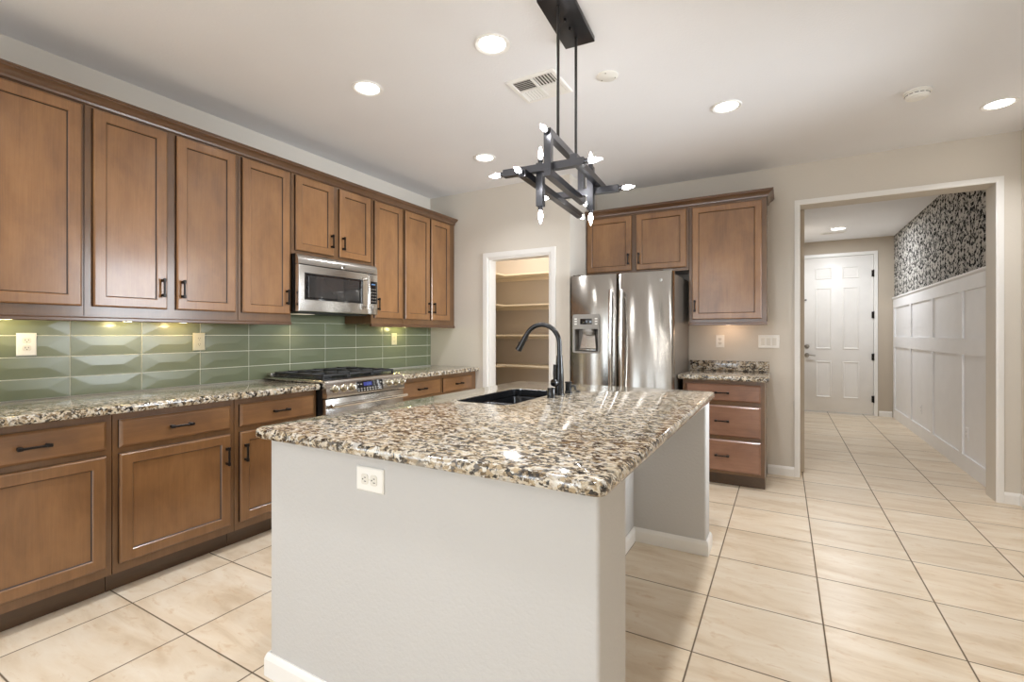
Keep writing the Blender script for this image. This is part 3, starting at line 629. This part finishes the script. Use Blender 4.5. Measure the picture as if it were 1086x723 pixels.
def fdoor(a, c, hole=None):
    xs = [a + (c - a) * k / 36 for k in range(37)]; zs = [0.10, 1.772, ZT]
    if hole:
        xs = sorted(set([x for x in xs if min(abs(x - hole[0]), abs(x - hole[1])) > 0.004] + list(hole[:2]))); zs = [0.10, hole[2], hole[3], 1.772, ZT]
    b = MB(); G = {}
    for i, x in enumerate(xs):
        for j, z in enumerate(zs): G[i, j] = b.bm.verts.new((x, front(x, a, c) + (0.008 if j == len(zs) - 1 else 0), z))
    n, m = len(xs), len(zs)
    for i in range(n - 1):
        for j in range(m - 1):
            if hole and xs[i] >= hole[0] - 1e-6 and xs[i + 1] <= hole[1] + 1e-6 and j == 1: continue
            b.face([G[i, j], G[i + 1, j], G[i + 1, j + 1], G[i, j + 1]])
    bk = {}
    for i, x in enumerate(xs):
        for j in (0, m - 1): bk[i, j] = b.bm.verts.new((x, YF + 0.008, zs[j]))
    for i in range(n - 1):
        for j in (0, m - 1): b.face([G[i, j], G[i + 1, j], bk[i + 1, j], bk[i, j]])
    for i in (0, n - 1): b.face([G[i, j] for j in range(m)] + [bk[i, m - 1], bk[i, 0]])
    b.face([bk[i, 0] for i in range(n)] + [bk[i, m - 1] for i in reversed(range(n))])
    return b
D = (1.731, 1.958, 1.098, 1.300)
ld = fdoor(X0, XS - 0.003, D).build('freezer_door', 'steelz', r, angle=40)
rd = fdoor(XS + 0.003, X1).build('fresh_food_door', 'steelz', r, angle=40)
yf = front((D[0] + D[1]) / 2, X0, XS) - 0.004
b = MB(); bx0, bx1, bz0, bz1 = 1.716, 1.973, 1.083, 1.432
def rr(x0, x1, z0, z1, rad, y, k=4):
    p = []
    for cx, cz, a0 in ((x1 - rad, z1 - rad, 0), (x0 + rad, z1 - rad, PI / 2), (x0 + rad, z0 + rad, PI), (x1 - rad, z0 + rad, 1.5 * PI)):
        for i in range(k + 1): a = a0 + PI / 2 * i / k; p.append(Vector((cx + rad * math.cos(a), y, cz + rad * math.sin(a))))
    return p
yb = YF - 0.055
b.loft([rr(bx0, bx1, bz0, bz1, 0.022, yb), rr(bx0, bx1, bz0, bz1, 0.022, yf - 0.004), rr(bx0 + 0.004, bx1 - 0.004, bz0 + 0.004, bz1 - 0.004, 0.02, yf - 0.009),
        rr(D[0], D[1], D[2], D[3], 0.012, yf - 0.009), rr(D[0], D[1], D[2], D[3], 0.012, yb)], False, False)
dp = b.build('dispenser_surround', 'grey', ld)
cv = MB(); cv.loft([rr(D[0] - 0.002, D[1] + 0.002, D[2] - 0.001, D[3] + 0.001, 0.012, yb), rr(D[0] + 0.012, D[1] - 0.012, D[2] + 0.01, D[3], 0.012, YF + 0.004)], False, True); cv.build('dispenser_recess', 'dgrey', ld)
MB().box(1.792, 1.902, yf - 0.0115, yf - 0.0088, 1.342, 1.392, 0.001).build('dispenser_display', 'blackglass', ld)
for x in (1.748, 1.941):
    for z in (1.345, 1.368, 1.391): MB().box(x - 0.012, x + 0.012, yf - 0.0115, yf - 0.0088, z - 0.006, z + 0.006, 0.002).build('dispenser_button', 'plate', ld)
pz = MB(); pz.loft([[Vector((1.80, YF - 0.02, 1.285)), Vector((1.90, YF - 0.02, 1.285)), Vector((1.90, YF - 0.006, 1.285)), Vector((1.80, YF - 0.006, 1.285))],
         [Vector((1.775, YF - 0.045, 1.125)), Vector((1.925, YF - 0.045, 1.125)), Vector((1.925, YF - 0.03, 1.118)), Vector((1.775, YF - 0.03, 1.118))]]); pz.build('dispenser_paddle', 'chrome', ld)
cz = MB(); cz.lathe([(0.05, 0), (0.056, -0.02), (0.045, -0.045), (0.0, -0.05)], (1.855, YF - 0.045, 1.299)); cz.build('ice_chute', 'grey', ld)
MB().box(1.765, 1.930, YF - 0.068, YF - 0.005, 1.108, 1.116, 0.002).build('drip_tray', 'chrome', ld)
for door_, x, dx in ((ld, 2.076, -1), (rd, 2.168, 1)):
    y_ = front(x, *( (X0, XS) if dx < 0 else (XS, X1))); hb = MB()
    hb.tube([(x, y_ + 0.004, 1.575), (x, y_ - 0.045, 1.592)], 0.010); hb.tube([(x, y_ + 0.004, 0.76), (x, y_ - 0.045, 0.745)], 0.010)
    pts = [(x, y_ - 0.036 - 0.026 * math.sin(PI * t), 0.70 + 0.935 * t) for t in [k / 14 for k in range(15)]]
    hb.tube(pts, 0.0155, 14); hb.build('door_handle', 'chrome', door_)
bd = MB(); xl = 2.500; yl = front(xl, XS, X1); bd.lathe([(0.0135, 0.0), (0.0135, 0.003), (0.0, 0.0035)], (xl, yl + 0.001, 1.705), (0.05, -1, 0)); bg = bd.build('badge', 'nickel', rd)
sc = MB(); sc.tube([Vector((xl + 0.0095 * math.cos(t), yl - 0.0032, 1.705 + 0.0095 * math.sin(t))) for t in [i * PI / 10 for i in range(21)]], 0.0009, 6)
sc.tube([Vector((xl + a, yl - 0.0034, 1.705 + c)) for a, c in ((-0.005, -0.002), (-0.003, 0.004), (0, 0.005), (-0.001, 0), (-0.003, -0.005), (0.002, -0.002), (0.005, 0.003))], 0.0008, 6); sc.build('badge_script', 'slot', bg)
for x in (X0 + 0.05, X1 - 0.05): MB().box(x - 0.035, x + 0.035, YF - 0.03, YF + 0.06, 1.7825, 1.797, 0.004).build('hinge_cap', 'dgrey', r)

# ------------------------------------------------------------------ pantry shelves
for k, z in enumerate((0.47, 0.865, 1.25, 1.628, 2.012)):
    b = MB(); pl = [(0.001, 4.256), (0.31, 4.256), (0.31, 5.225), (1.538, 5.225), (1.538, 5.529), (0.001, 5.529)]
    b.loft([[Vector((x, y, zz)) for x, y in pl] for zz in (z - 0.019, z)])
    w_ = ('lowest', 'second lowest', 'middle', 'second highest', 'topmost')[k]
    r = thing('pantry_shelf', f'{w_} cream L-shaped shelf inside the pantry', 'shelf', (0.15, 4.9, z - 0.019), 'pantry shelves')
    b.build('shelf_board', 'shelf', r, False)
    MB().box(0.001, 1.538, 5.511, 5.529, z - 0.058, z - 0.0195).build('cleat', 'shelf', r, False)

# ------------------------------------------------------------------ island
isl = thing('kitchen_island', 'painted pale grey kitchen island with an open knee space on its right side', 'island', (2.38, 2.05, 0))
FZ = 0.8735
def rrect(x0, x1, y0, y1, rad, k=5):
    p = []
    for cx, cy, a0 in ((x1 - rad, y1 - rad, 0), (x0 + rad, y1 - rad, PI / 2), (x0 + rad, y0 + rad, PI), (x1 - rad, y0 + rad, 1.5 * PI)):
        for i in range(k + 1): a = a0 + PI / 2 * i / k; p.append((cx + rad * math.cos(a), cy + rad * math.sin(a)))
    return p
def pony(name, x0, x1, y0, y1):
    MB().loft([[Vector((x, y, z)) for x, y in rrect(x0, x1, y0, y1, 0.012)] for z in (0.0005, FZ)]).build(name, 'island', isl, angle=50)
pony('front_wall', 1.742, 3.004, 1.09, 1.318)
pony('end_wall', 2.30, 3.004, 2.895, 3.035)
MB().box(2.57, 2.592, 1.319, 2.894, 0.0005, FZ).build('back_panel', 'island', isl, False)
def ibase(pts):
    """baseboard run along pts (counter-clockwise, board on the right-hand side)"""
    b = MB(); P_ = [Vector(p).to_3d() for p in pts]; R = []
    for i, p in enumerate(P_):
        ns = []
        for a, c in ((i - 1, i), (i, i + 1)):
            if 0 <= a and c < len(P_): d = (P_[c] - P_[a]).normalized(); ns.append(Vector((d.y, -d.x, 0)))
        n = sum(ns, Vector()) / len(ns); n = n / n.length_squared
        R.append([p + n * (q[0] + 0.0004) + Vector((0, 0, q[1] + 0.0006)) for q in BP])
    b.loft(R); return b.build('baseboard', 'white', isl, False)
ibase([(1.742, 1.318), (1.742, 1.09), (3.004, 1.09), (3.004, 1.318), (2.592, 1.318), (2.592, 2.895), (3.004, 2.895), (3.004, 3.035), (2.30, 3.035)])
MB().box(1.775, 2.569, 1.319, 2.894, 0.105, 0.655).build('carcass', 'woodf', isl, False)
MB().box(1.775, 1.795, 1.319, 2.894, 0.6555, FZ).build('front_frame', 'woodf', isl, False)
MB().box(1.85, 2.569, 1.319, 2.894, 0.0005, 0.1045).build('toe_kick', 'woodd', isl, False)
ISL = lambda u, v, n: Vector((1.775 - n, u, v))
for k in range(3):
    u0 = 1.345 + k * 0.515; drawer(ISL, u0, u0 + 0.49, Z0, Z1, isl, 0.0, 'woody', k != 1); door(ISL, u0, u0 + 0.49, ZB, ZD, isl, 0.0, (u0 + 0.465, 0.556))
# granite top with a sink cut-out
top = MB(); cx0, cx1, cy0, cy1 = 1.708, 3.034, 1.040, 3.050; hx0, hx1, hy0, hy1 = 1.925, 2.250, 1.960, 2.610
prof = [(0.014, 0.8742), (0.005, 0.878), (0.0005, 0.886), (0.0, 0.894), (0.0005, 0.902), (0.005, 0.910), (0.014, 0.914)]
R_ = [[top.bm.verts.new((x, y, z)) for x, y in rrect(cx0 + i, cx1 - i, cy0 + i, cy1 - i, 0.035 - i)] for i, z in prof]
Hh = [[top.bm.verts.new((x, y, z)) for x, y in rrect(hx0, hx1, hy0, hy1, 0.05)] for z in (0.8742, 0.914)]
kk = len(R_[0])
for A in (R_, Hh):
    for i in range(len(A) - 1):
        for j in range(kk): top.face([A[i][j], A[i][(j + 1) % kk], A[i + 1][(j + 1) % kk], A[i + 1][j]])
for a, c in ((R_[0], Hh[0]), (R_[-1], Hh[-1])):
    for j in range(kk): top.face([a[j], a[(j + 1) % kk], c[(j + 1) % kk], c[j]])
tag(top.build('granite_countertop', 'granite', None, angle=40), 'large speckled granite slab on top of the island, cut out for the sink', 'countertop')
# undermount double sink
r = thing('sink', 'black double-bowl undermount sink in the island counter', 'sink', (2.09, 2.285, 0.70))
sk = MB(); z_ = 0.8738
outr = [(hx0 - 0.02, hx1 + 0.02, hy0 - 0.02, hy1 + 0.02)]
def bowl(y0, y1, name):
    q = MB(); x0, x1 = hx0 + 0.004, hx1 - 0.004
    L = [(0.0, 0.868, 0.045), (0.004, 0.855, 0.045), (0.010, 0.70, 0.05), (0.02, 0.685, 0.05), (0.05, 0.678, 0.04), (0.10, 0.676, 0.03)]
    q.loft([[Vector((x, y, z)) for x, y in rrect(x0 + i, x1 - i, y0 + i, y1 - i, rd_)] for i, z, rd_ in L], False, True)
    L2 = [(0.0, 0.868, 0.045), (-0.008, 0.8735, 0.05), (-0.014, 0.8735, 0.05), (-0.008, 0.72, 0.05), (0.05, 0.666, 0.05)]
    q2 = [[Vector((x, y, z)) for x, y in rrect(x0 + i * 0.6, x1 - i * 0.6, y0 + i * 0.6, y1 - i * 0.6, rd_)] for i, z, rd_ in L2]
    q.loft(q2, False, True)
    ob = q.build(name, 'sink', r, angle=50)
    dq = MB(); dq.lathe([(0.042, 0.0), (0.042, 0.004), (0.036, 0.005), (0.030, 0.002), (0.0, 0.002)], ((x0 + x1) / 2, (y0 + y1) / 2, 0.6763)); dq.build('drain', 'nickel', ob)
bowl(hy0 + 0.004, 2.262, 'basin'); bowl(2.292, hy1 - 0.004, 'basin')
rb = MB(); rp = lambda i, z, rad: [Vector((x, y, z)) for x, y in rrect(hx0 + i, hx1 - i, hy0 + i, hy1 - i, rad)]
rb.loft([rp(0.0008, 0.8752, 0.049), rp(0.0008, 0.9125, 0.049), rp(0.0035, 0.9132, 0.047), rp(0.0065, 0.9115, 0.045), rp(0.0072, 0.8752, 0.044), rp(0.0008, 0.8752, 0.049)], False, False); rb.build('rim', 'sink', r)
MB().box(hx0 + 0.012, hx1 - 0.012, 2.266, 2.288, 0.80, 0.858, 0.008, 3).build('divider', 'sink', r)

# faucet, dispenser, air gap
FX, FY = 2.302, 2.440
r = thing('faucet', 'tall matte black gooseneck pull-down faucet behind the island sink', 'faucet', (FX, FY, 0.9145))
b = MB(); b.lathe([(0.030, 0), (0.030, 0.006), (0.025, 0.010), (0.0245, 0.09), (0.022, 0.14), (0.0165, 0.22)], (FX, FY, 0.9145)); b.build('base', 'faucet', r)
R0 = 0.110; zc_ = 1.196; b = MB()
pts = [(FX, FY, 1.13), (FX, FY, 1.17)] + [(FX - R0 + R0 * math.cos(a), FY, zc_ + R0 * math.sin(a)) for a in [PI * k / 20 for k in range(0, 18)]]
b.tube(pts, 0.0135, 16); b.build('gooseneck', 'faucet', r)
e0 = Vector(pts[-1]); dv = (Vector(pts[-1]) - Vector(pts[-2])).normalized()
b = MB(); b.lathe([(0.0145, 0), (0.0155, 0.01), (0.0165, 0.04), (0.0195, 0.085), (0.0205, 0.10), (0.016, 0.102), (0, 0.102)], e0, dv, 18); sp = b.build('spray_head', 'faucet', r)
b = MB(); q = e0 + dv * 0.062; sd = Vector((-dv.z, 0, dv.x)); sd = -sd if sd.x > 0 else sd; b.lathe([(0.006, 0), (0.006, 0.006), (0.0, 0.007)], q + sd * 0.0165, sd, 10); b.build('spray_button', 'gun', sp)
b = MB(); hd = Vector((-0.35, -0.94, 0)).normalized(); b.lathe([(0.016, 0.018), (0.021, 0.026), (0.0225, 0.040), (0.019, 0.052), (0.0, 0.056)], (FX, FY, 0.985), hd, 18)
q = Vector((FX, FY, 0.985)) + hd * 0.040; b.tube([q + Vector((0, 0, 0.016)), q + Vector((0, 0, 0.05)) , q + Vector((0.002, 0.004, 0.10))], [0.007, 0.008, 0.0095], 10); b.build('lever_handle', 'faucet', r)
r = thing('soap_dispenser', 'short black capped cylinder on the granite in front of the faucet', 'dispenser', (2.309, 2.318, 0.9145))
b = MB(); b.lathe([(0.0245, 0), (0.0245, 0.004), (0.0215, 0.006), (0.0215, 0.048), (0.019, 0.052), (0.0, 0.052)], (2.309, 2.318, 0.9145)); b.build('body', 'faucet', r)
r = thing('soap_pump', 'black pump with a shiny side nozzle on the granite behind the faucet', 'dispenser', (2.312, 2.545, 0.9145))
b = MB(); b.lathe([(0.022, 0), (0.022, 0.01), (0.018, 0.014), (0.018, 0.055), (0.021, 0.058), (0.021, 0.066), (0.0, 0.068)], (2.312, 2.545, 0.9145)); b.build('body', 'faucet', r)
b = MB(); b.tube([(2.330, 2.548, 0.955), (2.348, 2.552, 0.957), (2.352, 2.553, 0.935)], [0.007, 0.007, 0.006], 10); b.build('nozzle', 'gun', r)
tag(MB().lathe([(0.018, 0), (0.018, 0.003), (0.014, 0.005), (0, 0.005)], (2.330, 2.640, 0.9143)).build('hole_cover', 'faucet'), 'flat black button cap on the granite beyond the faucet', 'cap')

# ------------------------------------------------------------------ ceiling fixtures
G3 = 'recessed ceiling lights'
def downlight(x, y, label, e=8):
    r = thing('recessed_light', label, 'light', (x, y, H), G3)
    MB().lathe([(0.092, -0.0005), (0.092, -0.005), (0.086, -0.008), (0.074, -0.005), (0.068, -0.0006)], (x, y, H), n=36, cap0=False, cap1=False).build('trim_ring', 'white', r)
    MB().lathe([(0.0695, -0.0008), (0.066, -0.0045), (0.0, -0.005)], (x, y, H), n=36, cap0=False).build('lens', 'lamp', r)
    l = bpy.data.lights.new('downlight_lamp', 'AREA'); l.shape = 'DISK'; l.size = 0.13; l.spread = math.radians(128); l.energy = e; l.color = (0.97, 0.98, 1.0)
    o = bpy.data.objects.new('downlight_lamp', l); COL.objects.link(o); o.parent = r; o.location = (0, 0, -0.011)
downlight(2.08, 2.09, 'round recessed light left of the chandelier canopy, nearest the camera')
downlight(1.19, 2.09, 'round recessed light nearest the wall cabinets left of the microwave')
downlight(1.19, 3.40, 'round recessed light in front of the pantry wall', 6.5)
downlight(3.06, 3.42, 'round recessed light in front of the cabinet right of the refrigerator', 9)
downlight(4.60, 4.25, 'round recessed light nearest the right wall, in front of the hall opening')
for x, y, t in ((3.06, 2.09, 'right of the chandelier canopy'), (1.19, 0.70, 'near the left end of the wall cabinets'), (3.06, 0.70, 'above the camera side of the island'),
                (1.19, -1.6, 'in the room behind, on the left and nearer the kitchen'), (3.60, -1.6, 'in the room behind, on the right and nearer the kitchen'), (1.19, -3.2, 'by the rear windows on the left'), (3.60, -3.2, 'by the rear windows on the right')):
    downlight(x, y, 'added recessed fill light ' + t, e=7.5)  # lamps out of view, added to raise the room's ambient light
r = thing('recessed_light', 'round recessed light inside the pantry', 'light', (0.75, 4.80, H), G3)
MB().lathe([(0.092, -0.0005), (0.092, -0.005), (0.086, -0.008), (0.074, -0.005), (0.068, -0.0006)], (0.75, 4.80, H), n=36, cap0=False, cap1=False).build('trim_ring', 'white', r)
MB().lathe([(0.0695, -0.0008), (0.066, -0.0045), (0.0, -0.005)], (0.75, 4.80, H), n=36, cap0=False).build('lens', 'lamp', r)
l = bpy.data.lights.new('pantry_lamp', 'AREA'); l.shape = 'DISK'; l.size = 0.13; l.energy = 17; l.color = (1.0, 0.90, 0.78)
o = bpy.data.objects.new('pantry_lamp', l); COL.objects.link(o); o.parent = r; o.location = (0, 0, -0.011)
r = thing('hall_light', 'round white disc light on the hall ceiling near the front door', 'light', (4.05, 8.09, H))
MB().lathe([(0.10, -0.0005), (0.10, -0.010), (0.085, -0.013)], (4.05, 8.09, H), n=32, cap0=False, cap1=False).build('trim_ring', 'white', r)
MB().lathe([(0.0845, -0.0128), (0.06, -0.017), (0.0, -0.019)], (4.05, 8.09, H), n=32, cap0=False).build('lens', 'halllamp', r)
l = bpy.data.lights.new('hall_lamp', 'AREA'); l.shape = 'DISK'; l.size = 0.16; l.energy = 26; l.color = (0.90, 0.95, 1.0)
o = bpy.data.objects.new('hall_lamp', l); COL.objects.link(o); o.parent = r; o.location = (0, 0, -0.022)
def grille(label, x0, x1, y0, y1, name='ceiling_vent', quad=True):
    r = thing(name, label, 'vent', ((x0 + x1) / 2, (y0 + y1) / 2, H)); fz = lambda u, v, n: Vector((u, v, H - n))
    MB(fz).rings(x0, x1, y0, y1, [(0, 0.0005), (0, 0.004), (0.006, 0.009), (0.026, 0.009), (0.030, 0.004)], False).build('frame', 'white', r, False)
    MB(fz).box(x0 + 0.028, x1 - 0.028, y0 + 0.028, y1 - 0.028, 0.0006, 0.0012).build('duct_opening', 'dark', r, False)
    xm, ym = (x0 + x1) / 2, (y0 + y1) / 2; qs = [(0, 0), (1, 0), (0, 1), (1, 1)] if quad else [(0, 0)]
    if quad:
        MB(fz).box(xm - 0.008, xm + 0.008, y0 + 0.029, y1 - 0.029, 0.0013, 0.009).build('mullion', 'white', r, False); MB(fz).box(x0 + 0.029, x1 - 0.029, ym - 0.008, ym + 0.008, 0.0013, 0.0088).build('mullion', 'white', r, False)
    for (i, j) in qs:
        a0, a1 = ((x0 + 0.030, xm - 0.009) if i == 0 else (xm + 0.009, x1 - 0.030)) if quad else (x0 + 0.03, x1 - 0.03)
        c0, c1 = ((y0 + 0.030, ym - 0.009) if j == 0 else (ym + 0.009, y1 - 0.030)) if quad else (y0 + 0.03, y1 - 0.03)
        alongx = (i + j) % 2 == 0; n = 6
        for k in range(n):
            t = (k + 0.5) / n
            q = MB()
            if alongx:
                y = c0 + (c1 - c0) * t; s = 1 if j else -1
                q.loft([[Vector((x, y - s * 0.006, H - 0.002)), Vector((x, y + s * 0.006, H - 0.0085)), Vector((x, y + s * 0.0072, H - 0.0075)), Vector((x, y - s * 0.0048, H - 0.0012))] for x in (a0, a1)])
            else:
                x = a0 + (a1 - a0) * t; s = 1 if i else -1
                q.loft([[Vector((x - s * 0.006, y, H - 0.002)), Vector((x + s * 0.006, y, H - 0.0085)), Vector((x + s * 0.0072, y, H - 0.0075)), Vector((x - s * 0.0048, y, H - 0.0012))] for y in (c0, c1)])
            q.build('louver', 'white', r, False)
grille('square white four-way air vent in the kitchen ceiling left of the chandelier rods', 1.951, 2.262, 2.442, 2.735)
grille('small air vent in the hall ceiling beside the disc light', 3.86, 4.18, 8.36, 8.50, quad=False)
r = thing('smoke_detector', 'round white smoke detector on the ceiling in front of the hall opening', 'smoke detector', (4.10, 3.79, H))
MB().lathe([(0.070, -0.0005), (0.070, -0.012), (0.062, -0.014)], (4.10, 3.79, H), n=32, cap0=False).build('base_plate', 'plate', r)
MB().lathe([(0.061, -0.0142), (0.061, -0.030), (0.056, -0.038), (0.044, -0.042), (0.042, -0.040), (0.038, -0.044), (0, -0.045)], (4.10, 3.79, H), n=32).build('cover', 'plate', r)
for k in range(14):
    a = 2 * PI * k / 14; c = Vector((4.10, 3.79, H - 0.024)); u_ = Vector((math.cos(a), math.sin(a), 0)); w_ = Vector((-math.sin(a), math.cos(a), 0)); q = MB()
    q.loft([[c + u_ * (0.060 + dd) + w_ * sx * 0.010 + Vector((0, 0, sz * 0.0018)) for sx, sz in ((-1, -1), (1, -1), (1, 1), (-1, 1))] for dd in (0, 0.0014)]); q.build('slot', 'slot', r, False)
r = thing('ceiling_cover_plate', 'round blank white cover plate on the ceiling right of the chandelier rods', 'cover plate', (2.50, 2.675, H))
MB().lathe([(0.062, -0.0005), (0.062, -0.004), (0.055, -0.007), (0, -0.008)], (2.50, 2.675, H), n=32).build('plate', 'plate', r)
for k in range(3):
    a = 2 * PI * k / 3 + 0.6; MB().lathe([(0.004, -0.0071), (0.004, -0.0095), (0, -0.010)], (2.50 + 0.045 * math.cos(a), 2.675 + 0.045 * math.sin(a), H), n=10).build('screw', 'nickel', r)

# ------------------------------------------------------------------ chandelier
CC = Vector((2.4985, 2.09, 0)); ang = math.radians(4.0)
cs = Vector((-math.sin(ang), math.cos(ang), 0)); ct = Vector((math.cos(ang), math.sin(ang), 0))
def FC(t, s, z): return CC + ct * t + cs * s + Vector((0, 0, z))
r = thing('chandelier', 'dark metal linear bar chandelier with glowing bulbs hanging over the island', 'chandelier', (CC.x, CC.y, 1.93))
can = MB(FC).box(-0.077, 0.077, -0.195, 0.195, 2.718, H - 0.0005, 0.003).build('canopy', 'canopy', r)
for s in (-0.035, 0.035): MB().lathe([(0.006, 0), (0.006, -0.012), (0, -0.014)], FC(0, s, 2.7178), n=12).build('canopy_screw', 'black', can)
for s in (-0.128, 0.128):
    b = MB(); b.tube([FC(0, s, 2.7176), FC(0, s, 2.122)], 0.0068, 12); b.build('rod', 'rod', r)
w = 0.0155
def bulb(parent, p, d):
    p = Vector(p); d = Vector(d)
    b = MB(); b.lathe([(0.0115, -0.002), (0.0115, 0.016), (0.009, 0.018)], p, d, 14); b.build('socket', 'gun', parent)
    b = MB(); b.lathe([(0.006, 0.0185), (0.0075, 0.024), (0.0108, 0.036), (0.0104, 0.046), (0.006, 0.062), (0.0025, 0.074), (0.0, 0.076)], p, d, 14); b.build('bulb', 'bulb', parent)
def bar(a, c, b0=True, b1=True):
    """square tube from a to c, each in (t, s, z); a bulb at an open end"""
    A, Cc = FC(*a), FC(*c); d = (Cc - A).normalized(); e1 = (ct if abs(d.dot(ct)) < 0.5 else cs); e2 = d.cross(e1)
    q = MB(); q.loft([[p + e1 * (x * w) + e2 * (y * w) for x, y in ((-1, -1), (1, -1), (1, 1), (-1, 1))] for p in (A, Cc)])
    o = q.build('bar', 'gun', r, False)
    if b0: bulb(o, A, -d)
    if b1: bulb(o, Cc, d)
    return o
bar((0, -0.262, 2.107), (0, 0.235, 2.107))
bar((0, -0.262, 1.937), (0, 0.243, 1.937), False, True)
bar((0, -0.247, 1.9518), (0, -0.247, 2.0922), False, False)
bar((0, 0.220, 1.9518), (0, 0.220, 2.0922), False, False)
bar((-0.224, -0.2175, 1.972), (0.150, -0.2175, 1.972))
bar((-0.150, 0.190, 1.966), (0.200, 0.190, 1.966))
bar((-0.098, -0.305, 1.9345), (-0.098, 0.505, 1.9345))
bar((0.098, -0.21, 2.001), (0.098, 0.275, 2.001), False, True)
bar((-0.060, -0.1885, 2.004), (-0.060, -0.1885, 1.815))
bar((0.066, 0.161, 2.080), (0.066, 0.161, 1.868))
